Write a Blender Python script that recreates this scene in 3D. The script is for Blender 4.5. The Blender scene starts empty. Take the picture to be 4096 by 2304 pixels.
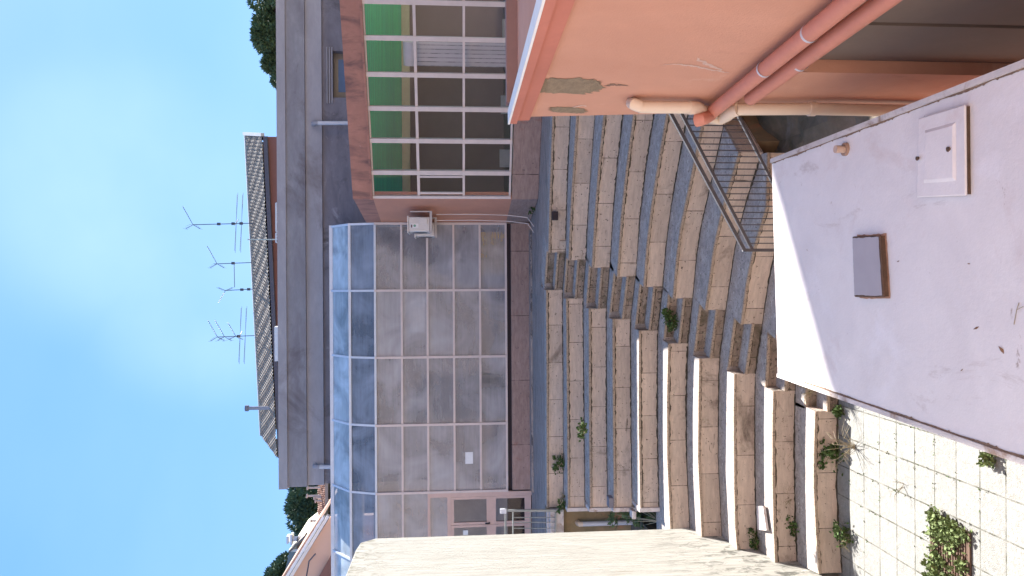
import bpy, math, random
from mathutils import Vector, Matrix
random.seed(7)
R = math.radians
sc = bpy.context.scene

# ------------------------------------------------------------------ camera
F_PX = 2950.0; PITCH = R(4.5); ROLL = 0.006
fw = Vector((0, math.cos(PITCH), -math.sin(PITCH)))
dn = Vector((0, -math.sin(PITCH), -math.cos(PITCH)))
rt = Vector((1, 0, 0))
e_u = (rt + dn*ROLL).normalized(); e_v = (dn - rt*ROLL).normalized()
cam = bpy.data.cameras.new('camera'); camo = bpy.data.objects.new('camera', cam)
sc.collection.objects.link(camo)
cam.sensor_width = 36; cam.lens = 36*F_PX/4096; cam.clip_start = 0.05; cam.clip_end = 900
m = Matrix((e_v, e_u, -fw)).transposed()          # the phone was held sideways: image right = world down
camo.matrix_world = m.to_4x4()
sc.camera = camo

# ------------------------------------------------------------------ light
SUN_AZ = 28.5; SUN_EL = 44.5                       # azimuth to the right of the view direction (+Y)
world = bpy.data.worlds.new('World'); sc.world = world; world.use_nodes = True
nt = world.node_tree; nt.nodes.clear()
sky = nt.nodes.new('ShaderNodeTexSky'); sky.sky_type = 'NISHITA'; sky.sun_disc = False
sky.sun_elevation = R(SUN_EL); sky.sun_rotation = R(SUN_AZ); sky.altitude = 100
sky.air_density = 1.0; sky.dust_density = 0.6; sky.ozone_density = 1.6
bg = nt.nodes.new('ShaderNodeBackground'); bg.inputs[1].default_value = 0.066
tcw = nt.nodes.new('ShaderNodeTexCoord'); mpw = nt.nodes.new('ShaderNodeMapping')
mpw.inputs['Scale'].default_value = (1.2, 1.2, 3.0); mpw.inputs['Location'].default_value = (.35, .2, .1)
nzw = nt.nodes.new('ShaderNodeTexNoise'); nzw.inputs['Scale'].default_value = 1.3; nzw.inputs['Detail'].default_value = 5; nzw.inputs['Roughness'].default_value = .45
crw = nt.nodes.new('ShaderNodeValToRGB'); crw.color_ramp.elements[0].position = .43; crw.color_ramp.elements[0].color = (0,0,0,1)
crw.color_ramp.elements[1].position = .78; crw.color_ramp.elements[1].color = (.75,.75,.75,1)
mxw = nt.nodes.new('ShaderNodeMix'); mxw.data_type = 'RGBA'
nt.links.new(tcw.outputs['Generated'], mpw.inputs[0]); nt.links.new(mpw.outputs[0], nzw.inputs['Vector'])
nt.links.new(nzw.outputs[0], crw.inputs[0])
def lobe(d, p0):                                   # a soft thin cloud bank around one direction of the sky
    dp = nt.nodes.new('ShaderNodeVectorMath'); dp.operation = 'DOT_PRODUCT'; nt.links.new(tcw.outputs['Generated'], dp.inputs[0]); dp.inputs[1].default_value = d
    mr = nt.nodes.new('ShaderNodeMapRange'); mr.interpolation_type = 'SMOOTHERSTEP'; mr.inputs['From Min'].default_value = p0; mr.inputs['From Max'].default_value = 1.0
    nt.links.new(dp.outputs['Value'], mr.inputs[0]); return mr.outputs[0]
cl1 = lobe(tuple((fw*F_PX + e_u*(2304-800-1152) + e_v*(520-2048)).normalized()), .978)
cl2 = lobe(tuple((fw*F_PX + e_u*(2304-1180-1152) + e_v*(820-2048)).normalized()), .986)
ad = nt.nodes.new('ShaderNodeMath'); ad.operation = 'MAXIMUM'; nt.links.new(cl1, ad.inputs[0]); nt.links.new(cl2, ad.inputs[1])
ml_ = nt.nodes.new('ShaderNodeMath'); ml_.operation = 'MULTIPLY_ADD'; nt.links.new(ad.outputs[0], ml_.inputs[0])
nz2 = nt.nodes.new('ShaderNodeTexNoise'); nz2.inputs['Scale'].default_value = 5; nz2.inputs['Detail'].default_value = 4; nz2.inputs['Roughness'].default_value = .5; nt.links.new(tcw.outputs['Generated'], nz2.inputs['Vector'])
m4 = nt.nodes.new('ShaderNodeMath'); m4.operation = 'MULTIPLY'; nt.links.new(nz2.outputs[0], m4.inputs[0]); m4.inputs[1].default_value = .62; nt.links.new(m4.outputs[0], ml_.inputs[1])
m3 = nt.nodes.new('ShaderNodeMath'); m3.operation = 'MULTIPLY'; nt.links.new(crw.outputs[0], m3.inputs[0]); m3.inputs[1].default_value = .35
nt.links.new(m3.outputs[0], ml_.inputs[2]); nt.links.new(ml_.outputs[0], mxw.inputs[0])
hz = nt.nodes.new('ShaderNodeMix'); hz.data_type = 'RGBA'; hz.inputs[0].default_value = .88; hz.inputs[7].default_value = (.50, 1.36, 3.1, 1)
nt.links.new(sky.outputs[0], hz.inputs[6]); nt.links.new(hz.outputs[2], mxw.inputs[6]); mxw.inputs[7].default_value = (1.75, 2.6, 3.4, 1)
wo = nt.nodes.new('ShaderNodeOutputWorld')
nt.links.new(mxw.outputs[2], bg.inputs[0]); nt.links.new(bg.outputs[0], wo.inputs[0])
sl = bpy.data.lights.new('sun', 'SUN'); sl.energy = 3.5; sl.angle = R(0.53); sl.color = (1, .95, .87)
so = bpy.data.objects.new('sun', sl); sc.collection.objects.link(so)
sd = Vector((math.sin(R(SUN_AZ))*math.cos(R(SUN_EL)), math.cos(R(SUN_AZ))*math.cos(R(SUN_EL)), math.sin(R(SUN_EL))))
so.rotation_euler = sd.to_track_quat('Z', 'Y').to_euler(); so.location = sd*60
sc.view_settings.view_transform = 'Standard'; sc.view_settings.look = 'None'
sc.view_settings.exposure = 2.55; sc.view_settings.gamma = 1
sc.cycles.max_bounces = 8; sc.cycles.diffuse_bounces = 4; sc.cycles.glossy_bounces = 4
sc.cycles.transmission_bounces = 6; sc.cycles.transparent_max_bounces = 12

# ------------------------------------------------------------------ helpers
def ray(X, Y): return fw*F_PX + e_u*((2304-Y)-1152) + e_v*(X-2048)
def pz(X, Y, z): d = ray(X, Y); return d*(z/d.z)
def py(X, Y, y): d = ray(X, Y); return d*(y/d.y)
class Plane:
    def __init__(s, a, b, off=0.0):                # vertical plane through a and b, shifted by off along its left-hand normal
        d = Vector((b.x-a.x, b.y-a.y, 0)).normalized()
        s.d = d; s.n = Vector((-d.y, d.x, 0)); s.p = Vector((a.x, a.y, 0)) + s.n*off
    def at(s, X, Y, o=0.0):
        d = ray(X, Y); q = s.p + s.n*o
        return d*(q.dot(s.n)/d.dot(s.n))
    def pos(s, t, z, o=0.0):
        q = s.p + s.d*t + s.n*o; return Vector((q.x, q.y, z))
    def t(s, P): return (P-s.p).dot(s.d)

class MB:
    def __init__(s): s.v = []; s.f = []
    def poly(s, pts):
        n = len(s.v); s.v += [Vector(p) for p in pts]; s.f.append(list(range(n, n+len(pts)))); return s
    def hexa(s, p):                                # 8 corners: bottom 4 ccw, top 4 ccw
        n = len(s.v); s.v += [Vector(q) for q in p]
        for f in ((3,2,1,0),(4,5,6,7),(0,1,5,4),(1,2,6,5),(2,3,7,6),(3,0,4,7)): s.f.append([n+i for i in f])
        return s
    def box(s, x0, x1, y0, y1, z0, z1):
        return s.hexa([(x0,y0,z0),(x1,y0,z0),(x1,y1,z0),(x0,y1,z0),(x0,y0,z1),(x1,y0,z1),(x1,y1,z1),(x0,y1,z1)])
    def prism(s, pts, z0, z1):                     # plan polygon ccw
        a = sum(pts[i][0]*pts[(i+1)%len(pts)][1]-pts[(i+1)%len(pts)][0]*pts[i][1] for i in range(len(pts)))
        if a < 0: pts = pts[::-1]
        n = len(s.v); k = len(pts)
        s.v += [Vector((p[0], p[1], z0)) for p in pts] + [Vector((p[0], p[1], z1)) for p in pts]
        s.f.append([n+i for i in reversed(range(k))]); s.f.append([n+k+i for i in range(k)])
        for i in range(k): j = (i+1) % k; s.f.append([n+i, n+j, n+k+j, n+k+i])
        return s
    def slab(s, a, b, c, d, n, t):                 # quad a b c d thickened by t along n
        n = Vector(n).normalized()*t
        return s.hexa([a, b, c, d, a+n, b+n, c+n, d+n])
    def bar(s, a, b, w, h, up=(0,0,1)):
        a = Vector(a); b = Vector(b); d = (b-a).normalized(); up = Vector(up)
        if abs(d.dot(up)) > .98: up = Vector((0,1,0))
        x = d.cross(up).normalized()*w/2; z = x.cross(d).normalized()*h/2
        return s.hexa([a-x-z, a+x-z, b+x-z, b-x-z, a-x+z, a+x+z, b+x+z, b-x+z])
    def tube(s, pts, r, n=8, cap=True):
        pts = [Vector(p) for p in pts]; rr = r if isinstance(r, (list, tuple)) else [r]*len(pts)
        base = len(s.v); ref = None
        for i, p in enumerate(pts):
            d = (pts[min(i+1, len(pts)-1)]-pts[max(i-1, 0)]).normalized()
            if ref is None:
                ref = d.cross(Vector((0,0,1)) if abs(d.z) < .9 else Vector((1,0,0))).normalized()
            ref = (ref - d*ref.dot(d)).normalized(); o = d.cross(ref)
            for k in range(n):
                a = 2*math.pi*k/n; s.v.append(p + (ref*math.cos(a)+o*math.sin(a))*rr[i])
        for i in range(len(pts)-1):
            for k in range(n):
                a = base+i*n+k; b = base+i*n+(k+1) % n; s.f.append([a, b, b+n, a+n])
        if cap:
            s.f.append([base+k for k in reversed(range(n))]); e = base+(len(pts)-1)*n; s.f.append([e+k for k in range(n)])
        return s
    def build(s, name, mat, parent=None, smooth=False, bevel=0):
        me = bpy.data.meshes.new(name)
        if parent is not None: org = parent.matrix_world.translation if False else Vector(parent['_w'])
        else:
            lo = [min(v[i] for v in s.v) for i in range(3)]; hi = [max(v[i] for v in s.v) for i in range(3)]
            org = Vector(((lo[0]+hi[0])/2, (lo[1]+hi[1])/2, lo[2]))
        if name in ('moss_shade_line', 'grit', 'blister', 'peeling_streak', 'damp_stain', 'rust_stain', 'scalloped_awning'):
            key = {}; idx = []; nv = []
            for v in s.v:
                k = (round(v.x, 5), round(v.y, 5), round(v.z, 5))
                if k not in key: key[k] = len(nv); nv.append(v)
                idx.append(key[k])
            s.v = nv; s.f = [[idx[i] for i in f] for f in s.f]; s.f = [f for f in s.f if len(set(f)) == len(f)]
        me.from_pydata([v-org for v in s.v], [], s.f); me.update()
        me.materials.append(mat)
        o = bpy.data.objects.new(name, me); sc.collection.objects.link(o)
        if parent is not None: o.parent = parent; o['_w'] = parent['_w']
        else: o.location = org; o['_w'] = list(org)
        if smooth:
            for p in me.polygons: p.use_smooth = True
            try: me.set_sharp_from_angle(angle=R(40))
            except Exception: pass
        if bevel:
            b = o.modifiers.new('bevel', 'BEVEL'); b.width = bevel; b.segments = 2; b.limit_method = 'ANGLE'
        return o
def thing(name, label, cat, loc, group=None):
    o = bpy.data.objects.new(name, None); sc.collection.objects.link(o); o.location = loc
    o['_w'] = list(loc); o['label'] = label; o['category'] = cat; o.empty_display_size = .2
    if group: o['group'] = group
    return o
def tag(o, label=None, cat=None, group=None, kind=None):
    if label: o['label'] = label
    if cat: o['category'] = cat
    if group: o['group'] = group
    if kind: o['kind'] = kind
    return o

# ------------------------------------------------------------------ materials
def L(a, b, nt): nt.links.new(a, b)
def mat(name, col, rough=.8, var=.15, scale=3., stretch=(1,1,1), detail=6, col2=None, bump=.0, bscale=30., bstretch=None,
        spots=None, joints=None, metallic=0., spec=.4, stain=None, world=True):
    """procedural paint / stone: two octaves of tone, optional dark spots, joints and stains"""
    m = bpy.data.materials.new(name); m.use_nodes = True; t = m.node_tree; N = t.nodes; b = N['Principled BSDF']
    b.inputs['Roughness'].default_value = rough; b.inputs['Metallic'].default_value = metallic
    b.inputs['Specular IOR Level'].default_value = spec
    geo = N.new('ShaderNodeNewGeometry')
    def mp(st):
        q = N.new('ShaderNodeMapping'); q.inputs['Scale'].default_value = st; L(geo.outputs['Position'], q.inputs[0], t); return q
    def noise(v, s, d=5, r=.6, dist=0):
        n = N.new('ShaderNodeTexNoise'); n.inputs['Scale'].default_value = s; n.inputs['Detail'].default_value = d
        n.inputs['Roughness'].default_value = r; n.inputs['Distortion'].default_value = dist
        L(v.outputs[0], n.inputs['Vector'], t); return n
    def ramp(src, p0, p1, c0=(0,0,0,1), c1=(1,1,1,1)):
        r = N.new('ShaderNodeValToRGB'); r.color_ramp.elements[0].position = p0; r.color_ramp.elements[0].color = c0
        r.color_ramp.elements[1].position = p1; r.color_ramp.elements[1].color = c1; L(src, r.inputs[0], t); return r
    def mix(f, a, c, mode='MIX'):
        x = N.new('ShaderNodeMix'); x.data_type = 'RGBA'; x.blend_type = mode
        if isinstance(f, float): x.inputs[0].default_value = f
        else: L(f, x.inputs[0], t)
        for i, s in ((6, a), (7, c)):
            if isinstance(s, tuple): x.inputs[i].default_value = (*s[:3], 1)
            else: L(s, x.inputs[i], t)
        return x.outputs[2]
    c2 = col2 or tuple(c*(1-var*1.6) for c in col)
    c1 = tuple(min(1, c*(1+var*.6)) for c in col)
    n1 = noise(mp(stretch), scale, detail, .62, .4)
    out = mix(ramp(n1.outputs[0], .3, .7).outputs[0], c1, c2)
    n2 = noise(mp(stretch), scale*7.3, 4, .7)
    out = mix(ramp(n2.outputs[0], .25, .8, (1-var*.6,)*3+(1,), (1+0,)*3+(1,)).outputs[0] and .65, out, mix(ramp(n2.outputs[0], .3, .75).outputs[0], out, tuple(c*(1-var*1.2) for c in col)))
    h = None
    if joints:                                     # (length x, length y, length z, width, dark colour, tone variation)
        lx, ly, axis, w, jc, tv = joints
        br = N.new('ShaderNodeTexBrick'); br.offset = .43; br.squash = 1
        q = N.new('ShaderNodeMapping'); L(geo.outputs['Position'], q.inputs[0], t)
        if axis == 'xz': q.inputs['Rotation'].default_value = (R(-90), 0, 0)
        br.inputs['Scale'].default_value = 1; br.inputs['Brick Width'].default_value = lx; br.inputs['Row Height'].default_value = ly
        if axis == 'xz': q.inputs['Location'].default_value = (0, 2.255, 0)
        br.inputs['Mortar Size'].default_value = w; br.inputs['Mortar Smooth'].default_value = .3
        br.inputs['Color1'].default_value = (1-tv, 1-tv, 1-tv, 1); br.inputs['Color2'].default_value = (1, 1, 1, 1); br.inputs['Mortar'].default_value = (1, 1, 1, 1)
        if axis == 'xz': L(q.outputs[0], br.inputs['Vector'], t)
        else: L(q.outputs[0], br.inputs['Vector'], t); br.offset = 0
        out = mix(1.0, out, br.outputs['Color'], 'MULTIPLY')
        jn = noise(mp((1,1,1)), 6, 3)
        jm = N.new('ShaderNodeMath'); jm.operation = 'MULTIPLY'; L(br.outputs['Fac'], jm.inputs[0], t)
        L(ramp(jn.outputs[0], .35, .6, (.35,)*3+(1,)).outputs[0], jm.inputs[1], t)
        out = mix(jm.outputs[0], out, jc)
    if spots:                                      # (scale, threshold, colour, stretch)
        v = noise(mp(spots[3] if len(spots) > 3 else (1,1,1)), spots[0], 3, .7)
        out = mix(ramp(v.outputs[0], spots[1], spots[1]+.05).outputs[0], out, spots[2])
    if stain:                                      # (scale, threshold, colour, stretch)
        for s_ in (stain if isinstance(stain, list) else [stain]):
            v = noise(mp(s_[3] if len(s_) > 3 else (1,1,1)), s_[0], 7, .68, .6)
            fac = ramp(v.outputs[0], s_[1], s_[1]+(s_[4] if len(s_) > 4 else .14)).outputs[0]
            if len(s_) > 5:                            # fades in between two heights
                sx = N.new('ShaderNodeSeparateXYZ'); L(geo.outputs['Position'], sx.inputs[0], t)
                mr = N.new('ShaderNodeMapRange'); mr.inputs['From Min'].default_value = s_[5][0]; mr.inputs['From Max'].default_value = s_[5][1]
                L(sx.outputs['Z'], mr.inputs[0], t); mu = N.new('ShaderNodeMath'); mu.operation = 'MULTIPLY'
                L(mr.outputs[0], mu.inputs[0], t); L(fac, mu.inputs[1], t); fac = mu.outputs[0]
            out = mix(fac, out, s_[2])
    L(out, b.inputs['Base Color'], t)
    if bump:
        bn = noise(mp(bstretch or stretch), bscale, 6, .65)
        bp = N.new('ShaderNodeBump'); bp.inputs['Strength'].default_value = min(1, bump); bp.inputs['Distance'].default_value = .02
        L(bn.outputs[0], bp.inputs['Height'], t); L(bp.outputs[0], b.inputs['Normal'], t)
    return m
def plain(name, col, rough=.6, metallic=0, var=.08, spec=.4): return mat(name, col, rough, var, 4, metallic=metallic, spec=spec)

TRAV = mat('travertine', (.70,.58,.495), .85, .20, 3.5, (1,1,5), col2=(.52,.42,.355), bump=.8, bscale=40, bstretch=(1,1,8),
           joints=(.92,.4185,'xz',.008,(.09,.07,.055),.16), spots=(17,.64,(.10,.075,.06)),
           stain=[(.9,.575,(.16,.125,.10),(1,1,1),.16),(3.0,.64,(.66,.60,.47)),(5.5,.62,(.17,.13,.10),(.5,.5,2.4),.08)])
TREAD = mat('tread_stone', (.42,.375,.35), .9, .3, 6, (1,1,1), col2=(.24,.21,.20), bump=1.0, bscale=22, bstretch=(1,1,1),
            spots=(24,.60,(.10,.09,.085)), stain=[(1.4,.62,(.17,.155,.14)),(7,.60,(.62,.58,.54),(1,2.5,1),.06)])
NOSE = mat('nosing_stone', (.42,.33,.26), .85, .25, 14, spots=(30,.575,(.12,.09,.07)), bump=.8, bscale=60)
TERR = mat('terrace_stone', (.43,.355,.32), .85, .3, 3, (.4,5,1), col2=(.20,.165,.16), bump=1.0, bscale=14, bstretch=(1,9,1), spots=(7,.55,(.12,.105,.105),(.35,7,1)), stain=(1.2,.56,(.16,.14,.14),(.7,1,1)))
PAVE = mat('washed_pebble', (.285,.285,.275), .9, .2, 14, bump=.9, bscale=70, spots=(38,.57,(.19,.18,.16)),
           joints=(.50,.43,'xy',.012,(.06,.06,.045),.12), stain=[(.8,.64,(.26,.24,.20)),(2.3,.66,(.24,.21,.17))])
UPST = mat('upstand_concrete', (.42,.29,.25), .85, .2, 4, (1,1,4), col2=(.28,.18,.155), bump=.3, bscale=30, joints=(1.9,3.9,'xz',.012,(.07,.04,.035),.14), spots=(15,.66,(.07,.05,.05)), stain=[(1.2,.60,(.30,.12,.08)),(4,.62,(.16,.10,.09),(1,1,2))])
BOARD = mat('board_marked_concrete', (.44,.435,.405), .92, .2, 2.2, (1,7,.45), col2=(.32,.31,.275), bump=1.0, bscale=5, bstretch=(1,11,.6),
            spots=(4,.62,(.26,.235,.18),(1,14,.4)), stain=[(2.6,.66,(.50,.43,.34),(1,5,.5),.08),(3.2,.50,(.13,.13,.115),(1,2.0,1),.10,(-3.4,-5.0)),(4.5,.50,(.20,.19,.15),(1,2,1),.1,(.9,1.9))])
GREYC = mat('grey_concrete', (.26,.26,.285), .85, .2, .8, (1,1,3), col2=(.18,.165,.19), bump=.2, stain=[(.35,.56,(.12,.10,.11)),(2.2,.62,(.15,.13,.14),(1,1,3))])
GREYL = mat('pale_grey_concrete', (.34,.33,.36), .85, .14, .8, (1,1,3), stain=(.35,.58,(.20,.18,.19)))
GREYD = mat('dark_grey_concrete', (.20,.19,.22), .85, .22, 1.2, (1,1,3), stain=[(.6,.54,(.08,.075,.08)),(2,.60,(.28,.27,.30))])
TRAVD = mat('mossy_travertine', (.44,.35,.29), .9, .3, 5, (1,1,4), col2=(.22,.17,.14), bump=.8, bscale=40, bstretch=(1,1,8),
           joints=(.92,.4185,'xz',.008,(.045,.033,.028),.30), spots=(15,.58,(.08,.065,.05)), stain=[(1.6,.52,(.12,.10,.07)),(5,.62,(.42,.38,.30))])
MOSS_SHADE = mat('black_moss_and_shade', (.085,.07,.055), 1, .35, 16, col2=(.045,.042,.03), bump=.8)  # moss colour, also paints the shade line under the nosings
SALM = mat('salmon_plaster', (.56,.26,.175), .8, .08, 1.2, col2=(.48,.22,.15), bump=.12, bscale=60)
SALMW = mat('weathered_salmon_plaster', (.42,.20,.15), .85, .16, 1.6, col2=(.31,.15,.12), bump=.2, stain=[(1.7,.49,(.15,.085,.08),(1.6,1.6,.45),.2),(5,.66,(.5,.42,.36))])
ORNG = mat('orange_plaster', (.58,.305,.215), .85, .10, .7, col2=(.48,.235,.16), bump=.25, bscale=50, stain=[(.8,.56,(.60,.37,.28)),(1.6,.64,(.40,.19,.14),(1,1,.35)),(9,.70,(.36,.20,.15))])
ORNGD = mat('orange_plaster_trim', (.48,.17,.12), .75, .1, 1.5, stain=(2,.66,(.32,.17,.15)))
SPALL = mat('exposed_render', (.30,.225,.15), .95, .2, 9, (1,1,2), bump=.8, bscale=35, col2=(.2,.15,.10))
WHITE = mat('white_roof_paint', (.70,.655,.65), .6, .08, 1.5, col2=(.60,.555,.56), bump=.15, bscale=40, spots=(20,.735,(.30,.22,.18)), stain=[(1.3,.56,(.56,.47,.455),(1,1,1),.2),(3.4,.62,(.47,.40,.385),(1,.4,1),.12),(6,.66,(.38,.31,.28),(.6,1,1),.05),(.7,.55,(.74,.71,.74),(1,1,1),.2)])
LIPM = mat('dirty_white_edge', (.60,.55,.54), .8, .16, 6, (1,.5,1), stain=(3.5,.52,(.27,.19,.15)), bump=.4)
ALU = plain('pinkish_white_aluminium', (.62,.52,.50), .45)
ALUB = plain('pale_grey_aluminium', (.60,.62,.68), .4)
DOORM = plain('pink_door_frame', (.60,.42,.37), .5)
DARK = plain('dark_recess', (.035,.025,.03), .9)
STEEL = mat('weathered_steel_rail', (.085,.085,.10), .6, .25, 12, metallic=.3)
GALV = mat('galvanised_rail', (.28,.30,.30), .55, .2, 12, metallic=.4)
PVCW = mat('cream_plastic_pipe', (.68,.55,.44), .5, .06, 2, stain=(2.2,.64,(.52,.40,.28)))
PVCS = mat('salmon_painted_pipe', (.53,.215,.155), .6, .12, 3, stain=[(3,.62,(.50,.29,.23)),(14,.70,(.30,.14,.11))])
PVCG = mat('grey_white_pipe', (.52,.53,.58), .5, .06, 2)
GROUND = mat('mossy_soil', (.17,.13,.10), .95, .3, 1.5, col2=(.05,.055,.03), bump=1, bscale=8, stain=(1.2,.56,(.16,.15,.14)))
FIELD = mat('distant_ground', (.12,.13,.07), .95, .3, .1, bump=.3)
RUST = mat('rust', (.115,.07,.05), .9, .3, 12, bump=.5, stain=(4,.6,(.30,.15,.09)))
GREYP = mat('worn_grey_paint', (.30,.29,.31), .6, .08, 2)
STAINW = mat('stained_plaster', (.28,.20,.12), .9, .22, 1.8, col2=(.13,.12,.07), bump=.4, stain=[(1.3,.54,(.42,.16,.09)),(2.6,.62,(.04,.035,.03))])
CURT = mat('brown_shutter_metal', (.19,.15,.13), .6, .1, 1.2)
TILE = mat('weathered_roof_tile', (.42,.37,.32), .9, .25, 5, col2=(.24,.195,.17), spots=(9,.66,(.14,.11,.09)))
TILER = mat('red_brown_roof_tile', (.36,.20,.15), .9, .25, 5, col2=(.24,.17,.14))
BARK = mat('bark', (.10,.07,.05), .95, .3, 6, bump=.8)
def leafmat(name, c, c2, scale):
    m = mat(name, c, .7, .2, scale, col2=c2, spec=.2); return m
PINE = leafmat('pine_needles', (.12,.17,.085), (.045,.075,.045), 1.1)
PINEB = leafmat('far_pine_needles', (.10,.145,.085), (.045,.075,.05), .8)
WEED = leafmat('weed_leaves', (.075,.12,.035), (.04,.075,.025), 14)
WEEDL = leafmat('pale_weed_leaves', (.15,.19,.075), (.085,.12,.045), 14)
STRAW = leafmat('dry_stalks', (.34,.29,.19), (.22,.17,.11), 20)

def glassmat(name, tint, dust, dustcol, rough=.05, scale=1.0, refl=1.0, seed=0.0, streak=(.7,.7,9)):
    m = bpy.data.materials.new(name); m.use_nodes = True; t = m.node_tree; N = t.nodes; N.clear()
    out = N.new('ShaderNodeOutputMaterial'); tr = N.new('ShaderNodeBsdfTransparent'); tr.inputs[0].default_value = (*tint, 1)
    gl = N.new('ShaderNodeBsdfGlossy'); gl.inputs['Roughness'].default_value = rough; gl.inputs[0].default_value = (refl, refl, refl, 1)
    df = N.new('ShaderNodeBsdfDiffuse'); df.inputs[0].default_value = (*dustcol, 1)
    fr = N.new('ShaderNodeFresnel'); fr.inputs[0].default_value = 1.5
    geo = N.new('ShaderNodeNewGeometry'); mp = N.new('ShaderNodeMapping'); mp.inputs['Scale'].default_value = streak; mp.inputs['Location'].default_value = (seed, 0, seed)
    L(geo.outputs['Position'], mp.inputs[0], t)
    n1 = N.new('ShaderNodeTexNoise'); n1.inputs['Scale'].default_value = scale*.8; n1.inputs['Detail'].default_value = 4; n1.inputs['Distortion'].default_value = .8
    oi = N.new('ShaderNodeObjectInfo'); sh = N.new('ShaderNodeVectorMath'); sh.operation = 'MULTIPLY_ADD'
    cx = N.new('ShaderNodeCombineXYZ'); [L(oi.outputs['Random'], cx.inputs[k], t) for k in range(3)]
    L(cx.outputs[0], sh.inputs[0], t); sh.inputs[1].default_value = (37, 11, 53); L(geo.outputs['Position'], sh.inputs[2], t)
    mp2 = N.new('ShaderNodeMapping'); mp2.inputs['Location'].default_value = (seed, seed, 0); L(sh.outputs[0], mp2.inputs[0], t)
    L(mp2.outputs[0], n1.inputs['Vector'], t)
    n2 = N.new('ShaderNodeTexNoise'); n2.inputs['Scale'].default_value = 1.6; n2.inputs['Detail'].default_value = 6; n2.inputs['Roughness'].default_value = .7
    L(mp.outputs[0], n2.inputs['Vector'], t)
    m0 = N.new('ShaderNodeMath'); m0.operation = 'MULTIPLY'; L(n2.outputs[0], m0.inputs[0], t); m0.inputs[1].default_value = .28
    ml = N.new('ShaderNodeMath'); ml.operation = 'ADD'; L(n1.outputs[0], ml.inputs[0], t); L(m0.outputs[0], ml.inputs[1], t)
    pv_ = N.new('ShaderNodeMath'); pv_.operation = 'MULTIPLY_ADD'; L(oi.outputs['Random'], pv_.inputs[0], t); pv_.inputs[1].default_value = .16; L(ml.outputs[0], pv_.inputs[2], t); ml = pv_
    rp = N.new('ShaderNodeMapRange'); rp.inputs['From Min'].default_value = .52; rp.inputs['From Max'].default_value = .96
    rp.inputs['To Min'].default_value = dust*.45; rp.inputs['To Max'].default_value = min(.95, dust*1.5); L(ml.outputs[0], rp.inputs[0], t)
    m1 = N.new('ShaderNodeMixShader'); L(fr.outputs[0], m1.inputs[0], t); L(tr.outputs[0], m1.inputs[1], t); L(gl.outputs[0], m1.inputs[2], t)
    m2 = N.new('ShaderNodeMixShader'); L(rp.outputs[0], m2.inputs[0], t); L(m1.outputs[0], m2.inputs[1], t); L(df.outputs[0], m2.inputs[2], t)
    bp = N.new('ShaderNodeBump'); bp.inputs['Strength'].default_value = .05; bp.inputs['Distance'].default_value = .02
    L(n1.outputs[0], bp.inputs['Height'], t); L(bp.outputs[0], gl.inputs['Normal'], t)
    L(m2.outputs[0], out.inputs[0], t); return m
GLS = [glassmat('dusty_glass', (.92,.90,.93), .44, (.56,.54,.57), .06, 1.0, .7, s) for s in (0., 7.3, 15.1)]
GLTOP = glassmat('blue_roof_glass', (.55,.62,.72), .6, (.34,.39,.48), .08, 1.0, 1.0, 3.3)
GLTOP2 = glassmat('pale_roof_glass', (.7,.85,.95), .7, (.56,.64,.70), .2, 1.4, 1.0, 9.1)
GLW = glassmat('window_glass', (.86,.86,.88), .04, (.3,.3,.34), .03, 1.0, .35, 1.0)

# ------------------------------------------------------------------ setting
H0 = 2.255; RH = .4185
def zk(k): return -H0 - RH*k
ZG = zk(10)
def sheet(name, x0, x1, y0, y1, z, m, kind='structure'):
    o = MB().poly([(x0,y0,z),(x1,y0,z),(x1,y1,z),(x0,y1,z)]).build(name, m); o['kind'] = kind; return o
sheet('ground', -450, 450, -120, 800, ZG-.35, FIELD)
pv = MB().prism([(-14,-3),(16,-3),(16,12.6),(-14,12.6)], ZG-.3, ZG).build('paving', PAVE); pv['kind'] = 'structure'

# ------------------------------------------------------------------ stepped seating
# image measurements (source px X, Y) of each row's front top edge, laid on its own level
LEFT = [
 [(2184,1160),(2186,1500),(2187,2032)], [(2264,1194),(2268,1600),(2271,2031)], [(2355,1235),(2356,1650),(2360,2031)],
 [(2450,1277),(2452,1700),(2456,2031)], [(2556,1323),(2555,1700),(2561,2031)], [(2673,1375),(2668,1600),(2669,1830),(2684,2190)],
 [(2797,1435),(2794,1600),(2792,1830),(2809,2205)], [(2937,1497),(2935,1650),(2937,1950),(2941,2110),(2952,2236)],
 [(3093,1565),(3090,1700),(3090,1900),(3094,2100),(3101,2272)], [(3261,1647),(3256,1800),(3255,1951),(3264,2128),(3276,2296)]]
RIGHT = [
 [(2194,1011),(2199,762),(2210,462),(2222,250)], [(2274,1042),(2282,840),(2295,622),(2305,462),(2320,250)],
 [(2367,1073),(2380,840),(2396,633),(2414,462),(2440,250)], [(2468,1109),(2484,866),(2505,669),(2533,462),(2565,250)],
 [(2574,1150),(2585,995),(2605,824),(2631,659),(2665,462),(2705,250)], [(2691,1196),(2706,1021),(2722,907),(2761,721),(2810,478),(2850,300)],
 [(2820,1243),(2854,995),(2885,850),(2954,613)], [(2963,1299),(2986,1129),(3012,1000),(3064,830),(3070,610)],
 [(3103,1358),(3130,1180),(3170,1000),(3220,830)], [(3260,1430),(3290,1250),(3330,1080),(3380,900)]]
def off(poly, d):                                  # push a plan polyline back (away from the camera)
    out = []
    for i, p in enumerate(poly):
        a = poly[max(i-1, 0)]; b = poly[min(i+1, len(poly)-1)]; t = (Vector(b)-Vector(a)).normalized()
        n = Vector((-t.y, t.x));  n = n if n.y > 0 else -n
        out.append((p[0]+n.x*d, p[1]+n.y*d))
    return out
def flat(v): return (v.x, v.y)
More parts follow.
